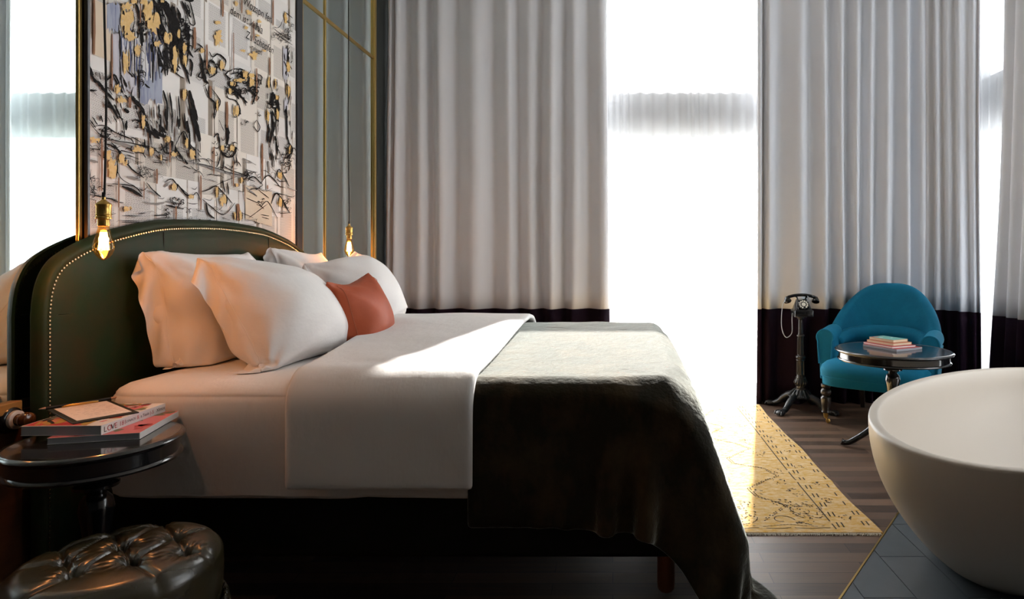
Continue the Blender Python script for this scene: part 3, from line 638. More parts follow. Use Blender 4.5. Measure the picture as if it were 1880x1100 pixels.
for yy in (2.62, 3.42):
    sm = MB()
    d = abs(yy-BYC); zt = float(np.interp(d, [q[0] for q in HB], [q[1] for q in HB]))-.045
    sm.tube([(-1.878, yy, z) for z in np.linspace(.5, zt, 12)], .0022, 6, 0, RB)
    sm.build('seam', M['base_leather'], hbo)
nails = MB(); nl = inset(outl, .037); acc = 0
for i in range(1, len(nl)):
    a, b2 = Vector(nl[i-1]), Vector(nl[i]); L_ = (b2-a).length; t = -acc
    t = .0135-acc
    while t < L_:
        p = a.lerp(b2, t/L_); nails.ball((-1.885, BYC+p.x, p.y), (.003,.0041,.0041), 8, 0, RB); t += .0135
    acc = L_-(t-.0135)
tag(nails.build('nailhead_trim', M['nail'], hbo), kind='stuff')
MB().box((BX0,BY0,.20), (BX1,BY1,.445), 0, RB).build('bed_base', M['base_leather'], bed, bevel=.02)
for x in (-1.6,.20):
    for y in (2.355, 3.66):
        MB().lathe([(.024,.004),(.031,.012),(.0325,.03),(.0325,.205)], 24, 0, RB@T(x,y,0)).build('leg', M['red_wood'], bed)

# mattress in its sheet
RM = T(.8, -BYC, -.445)
def rrect(x0,x1,y0,y1,R,d,n=12,ns=26):
    x0+=d; x1-=d; y0+=d; y1-=d; R=max(R-d,.01); pts=[]
    for cx,cy,a0 in ((x1-R,y1-R,0),(x0+R,y1-R,90),(x0+R,y0+R,180),(x1-R,y0+R,270)):
        for i in range(n): a=math.radians(a0+90*i/(n-1)); pts.append((cx+R*math.cos(a),cy+R*math.sin(a)))
        nx={0:(x0+R,y1),90:(x0,y0+R),180:(x1-R,y0),270:(x1,y1-R)}[a0]; p0=pts[-1]
        for i in range(1,ns): t=i/ns; pts.append((p0[0]+(nx[0]-p0[0])*t,p0[1]+(nx[1]-p0[1])*t))
    return pts
MX0, MX1, MY0, MY1 = -1.80, .235, 2.165, 3.855
rr = random.Random(3); ph = [rr.uniform(0,6) for _ in range(8)]
def wob(x, y): s = x*1.0+y*1.3; return .5*math.sin(9*s+ph[0])+.3*math.sin(17*s+ph[1])+.2*math.sin(31*s+ph[2])
rings = []
for d, z, w in ((.012,.418,1),(0,.43,1),(-.004,.52,.7),(-.008,.62,.4),(-.008,.70,.2),(-.002,.745,0),(.006,.764,0),(.010,.768,0),(.0115,.772,0),(.012,.776,0),(.020,.786,0),(.045,.800,0),(.09,.810,0),(.15,.815,0),(.3,.818,0),(.55,.818,0)):
    rings.append([(x, y, z+.004*w*wob(x*1.7,y)) for x, y in rrect(MX0,MX1,MY0,MY1,.13,d+.005*w*0)])
    rings[-1] = [(x+(-.005*w*wob(x,y) if abs(x-MX0)<.02 else 0), y+(.006*w*wob(x,y) if abs(y-MY0)<.03 else 0), z) for x, y, z in rings[-1]]
mm = MB(); mm.grid(rings, 0, RM, wrap=True); n_ = len(rings[0]); base_ = (len(rings)-1)*n_
mm.f.append(tuple(range(base_, base_+n_))); mm.m.append(0); mm.f.append(tuple(range(n_))[::-1]); mm.m.append(0)
mt = mm.build('mattress', M['linen']); mt.location = (-.8, BYC, .445); tag(mt, 'thick mattress in a smooth white fitted sheet, below the pillows', 'mattress')

# duvet and velvet throw, draped by the cloth solver over the bed
lo, hi = (-2.2, 2.165, .2), (.255, 3.855, .815)
crown = lambda x, y: .055*sstep(2.2, 3.5, y)*sstep(3.98, 3.6, y)
mb, X = drape(lambda y: -1.115-.10*(np.clip(y,2.1,3.9)-2.18), -.47, 1.838, 4.16, .95, lo, hi, .085, .036, crown, .026, 150, 4, kb=.25)
duv = mb.build('duvet', M['linen'], solid=.032, sub=1, angle=180)
tag(duv, 'white cotton duvet lying across the middle of the bed and hanging down its side', 'duvet')
mb, X = drape(lambda y: -.515, .85, 1.765, 4.12, .93, lo, (.29, 3.855, .815), .05, .014, lambda x, y: .035*sstep(2.2,3.4,y)*sstep(3.98,3.6,y), .024, 190, 11, kb=.05, zmin=.02, flare=.34, cut=.16)
thr = mb.build('throw_blanket', M['blanket'], solid=.010, sub=1, angle=180)
tag(thr, 'dark olive brown velvet blanket draped over the foot of the bed', 'blanket')

# pillows
def put_pillow(name, label, W, H, org, lean, back, flange, seed, yaw=0, m='linen_case', cell=.0135, press=26, cat='pillow', stitch=None, front=None, roll=0, wrinkle=1.):
    mb, X, IA, IB, seam = pillow(W, H, org, lean, .8195, back, front, flange, cell, press, 190, seed, yaw, wrinkle, roll, 0 if cat == 'cushion' else 1)
    o = empty(name, org, label, cat); R = rel(o)
    mb.v = [tuple(R @ Vector(p)) for p in mb.v]
    mb.build('pillowcase' if cat == 'pillow' else 'cushion_cover', M[m], o, sub=1, angle=180)
    if seam is not None and cat == 'pillow':
        MB().tube([Vector(p) for p in seam[1:-1]], .0016, 5, 0, R).build('seam', M[stitch or m], o)
    if cat == 'cushion':
        for c in (4, -5): MB().tube([Vector(p)+Vector((.001,0,0)) for p in X[IA[2:-2, c]]], .0012, 5, 0, R).build('stitching', M['tan_stitch'], o)
    return o
def plane(x, lean): return ((x, 3, .83), (math.cos(lean), 0, math.sin(lean)))
hbp = ((-1.862,3,1), (1,0,.0))
put_pillow('pillow','white pillow leaning on the headboard nearest the bedside table, behind a larger pillow', .66, .60, (-1.69,2.765,.83), .18, hbp, .085, 21, front=plane(-1.590,.30), roll=.05)
put_pillow('pillow','white pillow against the headboard towards the window, mostly hidden by another pillow', .55, .61, (-1.69,3.59,.83), .18, hbp, .06, 22, front=plane(-1.590,.30), roll=.06)
put_pillow('pillow','large white pillow in the front row, left of the rust cushion', .61, .60, (-1.37,2.675,.83), .38, plane(-1.575,.30), .085, 23, yaw=.05, roll=.14)
put_pillow('pillow','plump white pillow directly behind the rust leather cushion', .58, .60, (-1.43,3.63,.83), .34, plane(-1.575,.30), .06, 24, yaw=.02, roll=.03)
cu = put_pillow('cushion','small square rust orange leather cushion in front of the white pillows', .52, .46, (-1.255,3.07,.83), .34, plane(-1.362,.34), 0, 25, m='tan_leather', cell=.0145, press=20, cat='cushion', yaw=-.02, wrinkle=.7)

# ================================================================== NIGHTSTAND
def round_table(name, loc, R, Z, label, nleg, rot):
    t = empty(name, (*loc, 0), label, 'table')
    MB().lathe([(.001,Z-.022),(R*.9,Z-.022),(R-.012,Z-.022),(R-.002,Z-.015),(R,Z-.009),(R-.004,Z-.003),(R-.014,Z),(R-.017,Z-.0015),(R-.021,Z-.0015),(.001,Z-.001)], 72, cap=False).build('tabletop', M['black_gloss'], t)
    a = R*.93
    MB().lathe([(a-.03,Z-.02),(a,Z-.022),(a,Z-.058),(a+.006,Z-.062),(a+.009,Z-.067),(a+.006,Z-.073),(a-.01,Z-.075),(a-.03,Z-.075)], 72, cap=False).build('apron', M['black_gloss'], t)
    s = Z/.65
    pr = [(.001,.10),(.03,.105),(.042,.13),(.046,.16),(.036,.19),(.028,.21),(.034,.22),(.030,.235),(.026,.26),(.030,.34),(.038,.42),(.046,.46),(.040,.49),(.026,.505),(.032,.515),(.058,.525),(.058,.533),(.034,.545),(.036,.552),(.036,.56),(.030,.566),(.040,.58),(.10,.59),(.10,.60),(.001,.60)]
    MB().lathe([(r, z*s*.985) for r, z in pr], 32, cap=False).build('pedestal', M['black_gloss'], t)
    for k in range(nleg):
        an = rot+2*PI*k/nleg; rr_ = R*.88
        P = resample([(.02,.17),(.09,.165),(.16,.10),(rr_*.8,.035),(rr_*.93,.022),(rr_,.028)], 22)
        MB().tube([(p.x*math.cos(an), p.x*math.sin(an), p.y*1.0) for p in P], [.022-.006*i/22+(.006*max(0,i-17)/5) for i in range(23)], 12).build('leg', M['black_gloss'], t)
    return t
NX, NY, NZ = -1.566, 1.90, .707
round_table('side_table', (NX,NY), .2255, NZ, 'small round black table beside the bed holding two books and a clipboard', 3, .5)
RX, RY, RZ = 1.81, 4.05, .652
round_table('side_table', (RX,RY), .355, RZ, 'larger round black table in front of the blue armchair holding a stack of four books', 3, math.radians(163))

def book(label, w, d, t, loc, rz, cover, pages, group, top=None, marks=None, spinetext=None):
    o = empty('book', loc, label, 'book', rz, group); c = .0012
    MB().box((-w/2,-d/2,c), (w/2-.003,d/2,t-c)).build('page_block', pages, o, smooth=False)
    cv = MB(); cv.box((-w/2-.001,-d/2-.001,0),(w/2,d/2+.001,c)); cv.box((-w/2-.001,-d/2-.001,t-c),(w/2,d/2+.001,t)); cv.box((w/2-.002,-d/2-.001,c),(w/2,d/2+.001,t-c))
    if top: cv.box((-w/2,-d/2,t),(w/2-.001,d/2,t+.0003), 1)
    co = cv.build('cover', [cover[0]]+([top] if top else []), o, smooth=False)
    if marks:
        rn = random.Random(marks[0]); pm = MB()
        if top is M['white_cover']: pm.add([(-.49*w,-.49*d,t+.0004),(.30*w,-.49*d,t+.0004),(.12*w,.05*d,t+.0004),(-.49*w,.30*d,t+.0004)], [(0,1,2,3)], 0)
        for _ in range(marks[1]):
            x, y = rn.uniform(-.46,.42)*w, rn.uniform(-.46,.46)*d; a, b_ = rn.uniform(.03,.16)*w, rn.uniform(.02,.09)*d; th = rn.uniform(0,3.14)
            pl = []
            for i in range(9):
                q = 2*PI*i/9; r_ = rn.uniform(.6,1.3); ux, uy = a*r_*math.cos(q), b_*r_*math.sin(q)
                pl.append((min(max(x+ux*math.cos(th)-uy*math.sin(th),-.49*w),.48*w), min(max(y+ux*math.sin(th)+uy*math.cos(th),-.49*d),.49*d), t+.0005+.00002*(_%9)))
            pm.add(pl, [tuple(range(9))], rn.randrange(len(cover)-1))
        pm.build('cover_print', list(cover[1:]), o, smooth=False)
    if spinetext:
        st = MB()
        for s, y0, size, mi, x_ in spinetext:
            vs, fs = text_mesh(s, size, 0)
            st.add([(w/2+.0006, -d/2+y0+v[0], t*x_+v[1]) for v in vs], fs, mi)
        st.build('spine_lettering', [M['black_print'], M['red_print'], M['pink_print'], M['yellow_print']], o, smooth=False)
    return o
g1 = 'paperbacks on the bedside table'
book('white spined paperback lying directly on the bedside table top, under the LOVE book', .235, .27, .019, (-1.575,1.995,NZ), math.radians(14), [M['white_cover'],M['red_print'],M['pink_print'],M['olive_print']], M['page_edge'], g1, top=M['pink_print'], marks=(5,26))
book('thick red and white art book with LOVE on its spine, under the clipboard', .232, .28, .028, (-1.645,2.003,NZ+.0192), math.radians(2), [M['white_cover'],M['red_print'],M['black_print'],M['yellow_print'],M['pink_print'],M['olive_print']], M['page_edge'], g1, top=M['white_cover'], marks=(8,80),
     spinetext=[('L',.008,.024,0,.2),('O',.021,.024,1,.2),('V',.037,.024,0,.2),('E',.050,.024,1,.2),('181',.070,.02,1,.25),('LVNACK',.098,.011,0,.35),('&',.145,.018,2,.3),('a Tools',.162,.013,0,.35),('|-5',.205,.017,1,.3),('Xlmot',.236,.016,0,.32)])
cb = empty('clipboard', (-1.683,2.027,NZ+.0478), 'dark green clipboard with a written sheet on top of the bedside books', 'clipboard', math.radians(-36))
MB().box((-.145,-.083,0),(.14,.083,.004)).build('board', M['clipboard'], cb, smooth=False, bevel=.0015)
ps = MB().box((-.128,-.068,.0041),(.118,.070,.0048)).build('paper_sheet', M['paper'], cb, smooth=False)
wr = MB(); rn = random.Random(2)
for i in range(13):
    x = -.10+i*.016; y = -.055
    while y < .055:
        l = rn.uniform(.006,.02)
        if rn.random() < .6: wr.box((x, y, .00485), (x+.0012, y+l, .0050))
        y += l+rn.uniform(.003,.012)
wr.build('handwriting', M['ink_soft'], ps, smooth=False)
cl_ = MB(); cl_.tube([(-.131,-.045,.007),(-.120,-.045,.010),(-.118,-.03,.012),(-.118,.03,.012),(-.120,.045,.010),(-.131,.045,.007)], .0022, 8)
cl_.box((-.136,-.048,.004),(-.126,.048,.0085)); cl_.build('clip', M['brass'], cb, bevel=.001)
pc = empty('pencil', (-1.683,2.027,NZ+.0478), 'black pencil with pale pointed ends lying along the clip of the bedside clipboard', 'pencil', math.radians(-36))
pm = MB(); pm.tube([(-.141,-.086,.0088),(-.141,.086,.0088)], .0045, 8); pm.build('barrel', M['black_print'], pc)
MB().tube([(-.141,-.0861,.0088),(-.141,-.098,.0088),(-.141,-.103,.0088)], [.0044,.002,.0006], 8).build('sharpened_tip', M['pencil_wood'], pc)
MB().tube([(-.141,.0861,.0088),(-.141,.102,.0088)], [.0046,.0042], 8).build('pencil_end', M['pencil_wood'], pc)

# round wall fixture
wk = empty('wall_switch', (XW, 2.006, .735), 'round black wall switch with a white ring and glossy brown knob beside the headboard', 'switch'); RY90 = Matrix.Rotation(PI/2, 4, 'Y')
MB().lathe([(.001,.0005),(.043,.0005),(.044,.006),(.042,.014),(.036,.022),(.031,.024),(.001,.024)], 40, 0, RY90, cap=False).build('back_plate', M['bakelite'], wk)
MB().lathe([(.018,.023),(.029,.023),(.030,.027),(.029,.034),(.024,.036),(.018,.036)], 40, 0, RY90, cap=False).build('ring', M['porcelain'], wk)
MB().lathe([(.001,.035),(.016,.035),(.015,.042),(.022,.051),(.0245,.062),(.022,.074),(.012,.081),(.001,.082)], 32, 0, RY90, cap=False).build('knob', M['amber_knob'], wk)

# ================================================================== STOOL
SX, SY, SZ = -1.252, 1.585, .505
st = empty('tufted_stool', (SX,SY,0), 'low round stool with a buttoned olive brown leather top in the near left corner', 'stool')
bt_px = [[(112.5,1017),(117.5,1047),(134.6,1071)],[(203,993),(225,1020),(241,1047)],[(293.6,973),(323,1000),(342,1027)]]
bts = [[((px-CX)*((EYE-SZ+.02)/(py-CY))-SX, F*(EYE-SZ+.02)/(py-CY)-SY) for px,py in r] for r in bt_px]
segs = []
for i in range(3):
    for j in range(3):
        if j < 2: segs.append((bts[i][j], bts[i][j+1]))
        if i < 2: segs.append((bts[i][j], bts[i+1][max(j-1,0)])) if j else segs.append((bts[i][0], bts[i+1][0]))
R0 = .228
def rimpt(p, d=None):
    v = Vector(p); return tuple(v.normalized()*R0*1.02)
for p in (bts[0][0], bts[0][1], bts[0][2], bts[1][0], bts[2][0], bts[1][2], bts[2][1], bts[2][2]): segs.append((p, rimpt(p)))
nr, na = 60, 168
rs_ = np.concatenate([np.linspace(0.002, R0*.86, 46), R0*(.86+.14*np.sin(np.linspace(.1,PI/2,14)))])
an = np.linspace(0, 2*PI, na, endpoint=False); RR, AA = np.meshgrid(rs_, an, indexing='ij'); PX_, PY_ = RR*np.cos(AA), RR*np.sin(AA)
Hh = .012*(1-(RR/R0)**2)
edge = np.clip((RR/R0-.80)/.20, 0, 1); Hh -= .045*(1-np.sqrt(np.clip(1-edge**2, 0, 1)))
dent = np.zeros_like(Hh)
for row_ in bts:
    for bx_, by_ in row_:
        d = np.hypot(PX_-bx_, PY_-by_); th = np.arctan2(PY_-by_, PX_-bx_)
        dent += .026*np.exp(-(d/.017)**2)+.005*np.exp(-(d/.045)**2) + .0022*np.sin(th*13+bx_*90)*np.exp(-((d-.030)/.018)**2)
cre = np.zeros_like(Hh)
for (ax,ay),(bx_,by_) in segs:
    L2 = (bx_-ax)**2+(by_-ay)**2; t = np.clip(((PX_-ax)*(bx_-ax)+(PY_-ay)*(by_-ay))/L2, 0, 1)
    d = np.hypot(PX_-(ax+t*(bx_-ax)), PY_-(ay+t*(by_-ay))); cre = np.maximum(cre, .0095*np.exp(-(d/.0042)**2)+.003*np.exp(-(d/.016)**2))
Hh = Hh-dent-cre*(1-.3*edge)
G_ = np.stack([PX_, PY_, SZ+Hh], -1)
side = []
for z, r in ((.415,1.0),(.39,.995),(.36,.985),(.335,.97)):
    cr_ = np.ones(na)*R0*r; side.append(np.stack([cr_*np.cos(an), cr_*np.sin(an), np.full(na, z)], -1))
mbs = MB(); mbs.grid(np.concatenate([G_, np.array(side)]), wrap=True)
seat_ = mbs.build('seat', M['stool_leather'], st, angle=180)
for row_ in bts:
    for bx_, by_ in row_: MB().ball((bx_, by_, SZ-.024), (.009,.009,.006), 12).build('button', M['stool_leather'], st)
sk = MB(); n_ = 288; a2 = np.linspace(0, 2*PI, n_, endpoint=False)
sk.grid([np.stack([(R0*q+am*np.sin(a2*48+.6*np.sin(a2*7)))*np.cos(a2), (R0*q+am*np.sin(a2*48+.6*np.sin(a2*7)))*np.sin(a2), np.full(n_, z)+.002*np.sin(a2*48)], -1) for z, q, am in ((.352,1.01,.003),(.34,1.025,.006),(.30,1.05,.008),(.2,1.09,.011),(.10,1.12,.013),(.035,1.13,.013))], wrap=True)
sk.build('gathered_skirt', M['stool_leather'], st, solid=.003, angle=180)
rp = MB(); k_ = 500; rp.tube([(R0*1.02*math.cos(2*PI*i/k_)*(1+.006*math.sin(i*1.9)), R0*1.02*math.sin(2*PI*i/k_)*(1+.006*math.sin(i*1.9)), .347+.004*math.sin(i*2.3)) for i in range(k_)], .005, 6)
rp.build('ruched_piping', M['stool_leather'], st)
for k in range(4):
    a = PI/4+k*PI/2; MB().tube([(.15*math.cos(a), .15*math.sin(a), .33), (.16*math.cos(a), .16*math.sin(a), 0)], [.02,.014], 12).build('leg', M['dark_wood'], st)

# ================================================================== PENDANT LAMPS
def pendant(x, y, zb, label, ph_):
    p = empty('pendant_lamp', (x,y,zb), label, 'lamp')
    MB().lathe([(.001,0),(.004,.0005),(.012,.006),(.022,.018),(.0285,.034),(.0300,.046),(.027,.062),(.020,.085),(.0155,.104),(.0145,.113)], 32, cap=False).build('bulb_glass', M['bulb_glass'], p)
    fm = MB(); k = 12; P = []
    for i in range(k+1):
        a = PI*2*i/k; zt, zb_ = .092, .034
        P += [(.0075*math.cos(a)*(1), .0075*math.sin(a), zt), (.0135*math.cos(a+.25), .0135*math.sin(a+.25), zb_)] if i % 2 == 0 else [(.0135*math.cos(a-.1), .0135*math.sin(a-.1), zb_), (.0075*math.cos(a), .0075*math.sin(a), zt)]
    fm.tube(P, .0019, 6); fm.build('filament', M['filament'], p)
    MB().lathe([(.001,.112),(.016,.112),(.0165,.114),(.0165,.132),(.014,.137),(.001,.137)], 32, cap=False).build('bulb_cap', M['brass'], p)
    MB().lathe([(.001,.136),(.022,.136),(.0225,.139),(.022,.142),(.020,.144),(.0205,.147),(.0225,.1485),(.0215,.151),(.0205,.155),(.0205,.176),(.0225,.180),(.0225,.183),(.018,.188),(.009,.195),(.0055,.199),(.0055,.207),(.001,.207)], 36, cap=False).build('socket', M['brass'], p)
    MB().lathe([(.001,.206),(.005,.206),(.0045,.222),(.001,.223)], 16, cap=False).build('strain_relief', M['black_cord'], p)
    zt = ZC-zb-.002
    P = [(.006*math.sin(z*2.3+ph_)*min(1,(z-.21)*3)+.003*math.sin(z*5+ph_), .004*math.sin(z*3.1+ph_)*min(1,(z-.21)*3), z) for z in np.linspace(.215, zt, 60)]
    MB().tube(P, .0032, 8).build('cord', M['black_cord'], p)
    MB().lathe([(.001,zt-.03),(.04,zt-.028),(.045,zt),(.001,zt)], 32, 0, T(P[-1][0],P[-1][1],0), cap=False).build('ceiling_rose', M['brass'], p)
    l = bpy.data.lights.new('bulb_light', 'POINT'); l.energy = LAMP; l.color = (1,.50,.31); l.shadow_soft_size = .018
    lo_ = bpy.data.objects.new('bulb_light', l); C.objects.link(lo_); lo_.location = (0,0,.06); lo_.parent = p
LAMP = 7.5
pendant(-1.664, 2.047, 1.245, 'bare glowing bulb on a black cord at the headboard end above the bedside table', .4)
pendant(-1.664, 3.954, 1.250, 'bare glowing bulb hanging on a black cord past the far pillows, nearer the window', 1.9)

# ================================================================== CURTAINS
def fold_profile(ts, ridges, A_, seed):
    rn = random.Random(seed); am = [A_*rn.uniform(.6,1.1) for _ in ridges]; bi = [rn.uniform(.4,.6) for _ in ridges]
    d = np.zeros_like(ts)
    for i in range(len(ridges)-1):
        a, b_ = ridges[i], ridges[i+1]; q = (ts >= a)&(ts <= b_); f_ = (ts[q]-a)/(b_-a)
        f_ = np.where(f_ < bi[i], f_/bi[i]*.5, .5+(f_-bi[i])/(1-bi[i])*.5)
        a_ = np.where(f_ < .5, am[i], am[i+1]); c = (1+np.cos(2*PI*f_))/2
        d[q] = a_*(c**.85) - A_*.45*(1-c)
    d[ts < ridges[0]] = am[0]*np.cos(np.clip((ridges[0]-ts[ts < ridges[0]])/.1,0,1)*2.0); d[ts > ridges[-1]] = am[-1]*np.cos(np.clip((ts[ts > ridges[-1]]-ridges[-1])/.1,0,1)*2.0)
    return d
def curtain(name, label, cat, p0, p1, ridges, amp, seed, zt=3.93, hem=.80, zb=-.004, m=None, band=None, n=None, flare=0, pivot=.5, group=None, skew=0, solid=.005):
    p0 = Vector((*p0,0)); p1 = Vector((*p1,0)); L_ = (p1-p0).length; t = (p1-p0)/L_; nn = Vector((t.y,-t.x,0))   # folds stand out to the room side
    n = n or int(L_/.010); ts = np.linspace(0, L_, n); d = fold_profile(ts, ridges, amp, seed)
    rng = np.random.RandomState(seed); w1, w2 = rng.uniform(0,6,2)
    oc = ((p0.x+p1.x)/2,(p0.y+p1.y)/2,0); R = Matrix.Translation(-Vector(oc)); o = empty(name, oc, label, cat, 0, group) if band else None
    def rows(zs):
        out = []
        for z in zs:
            k = 1-z/4; sc = 1+flare*k*k; s = ts+skew*k
            x = pivot*L_+(s-pivot*L_)*sc+.006*np.sin(ts*9+w1+z*1.1)+.010*np.sin(ts*4+w2+z*.7)*k
            dd = d*(.78+.30*k)+.006*np.sin(ts*23+z*2.2+w1)*k
            out.append([(p0.x+t.x*a+nn.x*b_, p0.y+t.y*a+nn.y*b_, z) for a, b_ in zip(x, dd)])
        return out
    mb = MB(); mb.grid(rows(np.linspace(zt, hem, 22)), 0, R); q = mb.build('silver_panel' if band else name, m, o, angle=180, solid=solid)
    if not band: q.location = oc; return tag(q, label, cat, group)
    if band:
        mb = MB(); mb.grid(rows(np.linspace(hem, zb, 8)), 0, R); mb.build('velvet_band', band, o, angle=180, solid=solid*1.2)
    return o
def px2s(pxs, Y, x0): return [(p-CX)*Y/F-x0 for p in pxs]
LX0 = -1.91
curtain('curtain', 'silver grey curtain with dark hem band behind the bed, left of the bright window', 'curtain', (LX0,5.36), (-.045,5.36), px2s((716,724,768,806,868,932,972,1012,1052,1104), 5.30, LX0), .080, 3, m=M['curtain'], band=M['band'], flare=.012, pivot=0)
RX0 = 1.232
curtain('curtain', 'silver grey curtain with dark hem band behind the telephone stand', 'curtain', (RX0,5.36), (2.66,5.36), px2s((1398,1412,1470,1514,1547,1575,1602,1632,1668,1696), 5.30, RX0), .066, 5, m=M['curtain'], band=M['band'], flare=.010, pivot=1)
cc = Vector((2.66,5.34)); ce = Vector((2.935,4.99))
curtain('curtain', 'narrow silver grey curtain in the far right corner, directly behind the blue armchair back', 'curtain', tuple(cc), tuple(ce), [.02,.10,.19,.29,.40,.44], .035, 8, m=M['curtain'], band=M['band'])
curtain('curtain', 'silver grey curtain at the right edge of the picture, nearest the bathtub', 'curtain', (2.93,4.62), (2.90,3.70), [.03,.15,.28,.40,.53,.68,.81,.93], .050, 9, m=M['curtain'], band=M['band'], flare=.26, pivot=1)
rs2 = random.Random(4)
def many(L_, p): 
    out = [.01]
    while out[-1] < L_-.04: out.append(out[-1]+p*rs2.uniform(.6,1.5))
    return out[:-1]+[L_-.005]
curtain('sheer_curtain', 'white translucent voile glowing in the tall back window between the two grey curtains', 'curtain', (-1.0,5.50), (2.2,5.50), many(3.2,.085), .022, 14, m=M['sheer'], hem=.012, n=640, solid=0)
curtain('sheer_curtain', 'white translucent voile seen as a narrow bright strip between the two rightmost grey curtains', 'curtain', (3.06,5.50), (3.06,1.4), many(4.1,.085), .022, 15, m=M['sheer'], hem=.012, n=820, solid=0)

# ================================================================== TELEPHONE ON ITS STAND
TX, TY = 1.525, 5.085
ts_ = empty('telephone_stand', (TX,TY,0), 'tall black cast iron pedestal stand with lion paw feet carrying the telephone', 'stand')
MB().lathe([(.001,.105),(.085,.105),(.095,.112),(.092,.122),(.075,.135),(.060,.150),(.050,.165),(.042,.172),(.042,.178),(.036,.182),(.036,.20),(.044,.207),(.048,.225),(.046,.245),(.038,.262),(.040,.268),(.034,.275),(.030,.29),(.0295,.40),(.036,.406),(.036,.414),(.030,.418),(.038,.424),(.040,.434),(.036,.442),(.027,.447),(.025,.46),(.0215,.595),(.030,.600),(.031,.608),(.027,.614),(.020,.618),(.018,.70),(.0165,.735),(.026,.742),(.028,.750),(.022,.756),(.001,.757)], 32, cap=False).build('post', M['iron_bronze'], ts_)
fl_ = MB()
for k in range(14):
    a = 2*PI*k/14; fl_.tube([(.090*math.cos(a),.090*math.sin(a),.112),(.074*math.cos(a),.074*math.sin(a),.142),(.05*math.cos(a),.05*math.sin(a),.168)], [.010,.010,.006], 6)
    fl_.tube([(.034*math.cos(a),.034*math.sin(a),.200),(.049*math.cos(a),.049*math.sin(a),.228),(.038*math.cos(a),.038*math.sin(a),.258)], [.006,.008,.004], 6)
    if k % 2 == 0:
        fl_.tube([(.030*math.cos(a),.030*math.sin(a),.29),(.0285*math.cos(a),.0285*math.sin(a),.40)], .005, 6); fl_.tube([(.0255*math.cos(a),.0255*math.sin(a),.455),(.022*math.cos(a),.022*math.sin(a),.59)], .004, 6)
for k in range(28):
    a = 2*PI*k/28; fl_.ball((.094*math.cos(a),.094*math.sin(a),.118), .006, 8)
fl_.build('cast_ornament', M['black_iron'], ts_)
for a in (math.radians(138), math.radians(219), math.radians(-41), math.radians(49)):
    lg = MB(); Rz = Matrix.Rotation(a,4,'Z')
    P = resample([(.05,.115),(.10,.112),(.15,.085),(.19,.045),(.23,.026),(.27,.022)], 20)
    lg.tube([(p.x,0,p.y) for p in P], [.030-.0005*i for i in range(21)], 12, 0, Rz)
    for i in range(3, 16): p = P[i]; lg.ball((p.x,0,p.y+.029-.0004*i), .0055, 8, 0, Rz)
    lg.ball((.265,0,.022), (.048,.036,.022), 14, 0, Rz)
    for dy in (-.026,-.009,.009,.026):
        lg.tube([(.262,dy,.034),(.29,dy*1.12,.030),(.312-abs(dy)*.4,dy*1.15,.012)], [.009,.010,.006], 8, 0, Rz)
    lg.build('paw_leg', M['black_iron'], ts_)
MB().lathe([(.001,.756),(.05,.756),(.052,.760),(.05,.764),(.001,.764)], 32, cap=False).build('top_plate', M['black_iron'], ts_)

tp = empty('telephone', (TX+.008,TY-.012,.765), 'black rotary dial telephone with its handset on the cradle, on the iron stand', 'telephone', math.radians(-4))
bd = MB()
def ring4(w, y0, y1, z, r=.012, k=5):
    out = []
    for cx, cy, a0 in ((w-r,y1-r,0),(-w+r,y1-r,90),(-w+r,y0+r,180),(w-r,y0+r,270)):
        for i in range(k): q = math.radians(a0+90*i/(k-1)); out.append((cx+r*math.cos(q), cy+r*math.sin(q), z))
    return out
bd.grid([ring4(.074,-.085,.08,0), ring4(.075,-.086,.081,.004), ring4(.075,-.086,.081,.046), ring4(.072,-.083,.079,.052), ring4(.064,-.066,.072,.058), ring4(.056,-.046,.062,.085), ring4(.047,-.022,.052,.115), ring4(.042,-.006,.046,.132,.010), ring4(.036,0,.04,.137,.008)], wrap=True)
nb = len(bd.v); bd.f.append(tuple(range(nb-20, nb))); bd.m.append(0); bd.f.append(tuple(range(20))[::-1]); bd.m.append(0)
bd.build('body', M['bakelite'], tp, angle=50)
tilt = math.radians(59); MD = T(0,-.047,.094,0,tilt)
dl = MB().lathe([(.001,0),(.042,0),(.043,.006),(.040,.009),(.001,.009)], 40, 0, MD, cap=False).build('dial', M['bakelite'], tp)
nb_ = MB()
for k in range(11):
    a = 2*PI*k/12-.9; nb_.lathe([(.001,.0092),(.0068,.0092),(.0068,.0100),(.001,.0100)], 14, 0, MD@T(.030*math.cos(a),.030*math.sin(a),0), cap=False)
nb_.lathe([(.001,.0092),(.0165,.0092),(.0165,.0105),(.001,.0105)], 28, 0, MD, cap=False); nb_.build('dial_numbers', M['chalk'], dl)
MB().box((-.030,-.0075,.128),(.004,-.0055,.135)).build('number_card', M['chalk'], tp, smooth=False)
MB().box((.034,-.016,.110),(.040,-.012,.128)).build('exchange_card', M['chalk'], tp, smooth=False)
for s in (-1,1):
    cr = MB()
    cr.tube([(s*.030,.022,.132),(s*.036,.022,.150),(s*.046,.006,.158)], .006, 8); cr.tube([(s*.036,.022,.150),(s*.046,.040,.158)], .006, 8)
    cr.build('cradle', M['bakelite'], tp)
hs = MB(); P = resample([(-.105,.02,.150),(-.075,.022,.166),(-.035,.022,.171),(.035,.022,.171),(.075,.022,.166),(.105,.02,.150)], 30)
P = [Vector((x, .021, .150+.020*(1-(x/.11)**2))) for x in np.linspace(-.108,.108,31)]
hs.tube(P, [.0125]*31, 14)
for s in (-1,1): hs.lathe([(.001,.0),(.024,.0),(.030,.004),(.031,.012),(.022,.032),(.013,.048),(.001,.050)], 24, 0, T(s*.109,.010,.110,0,math.radians(-28),s*math.radians(14)), cap=False)
ho = hs.build('handset', M['bakelite'], tp)
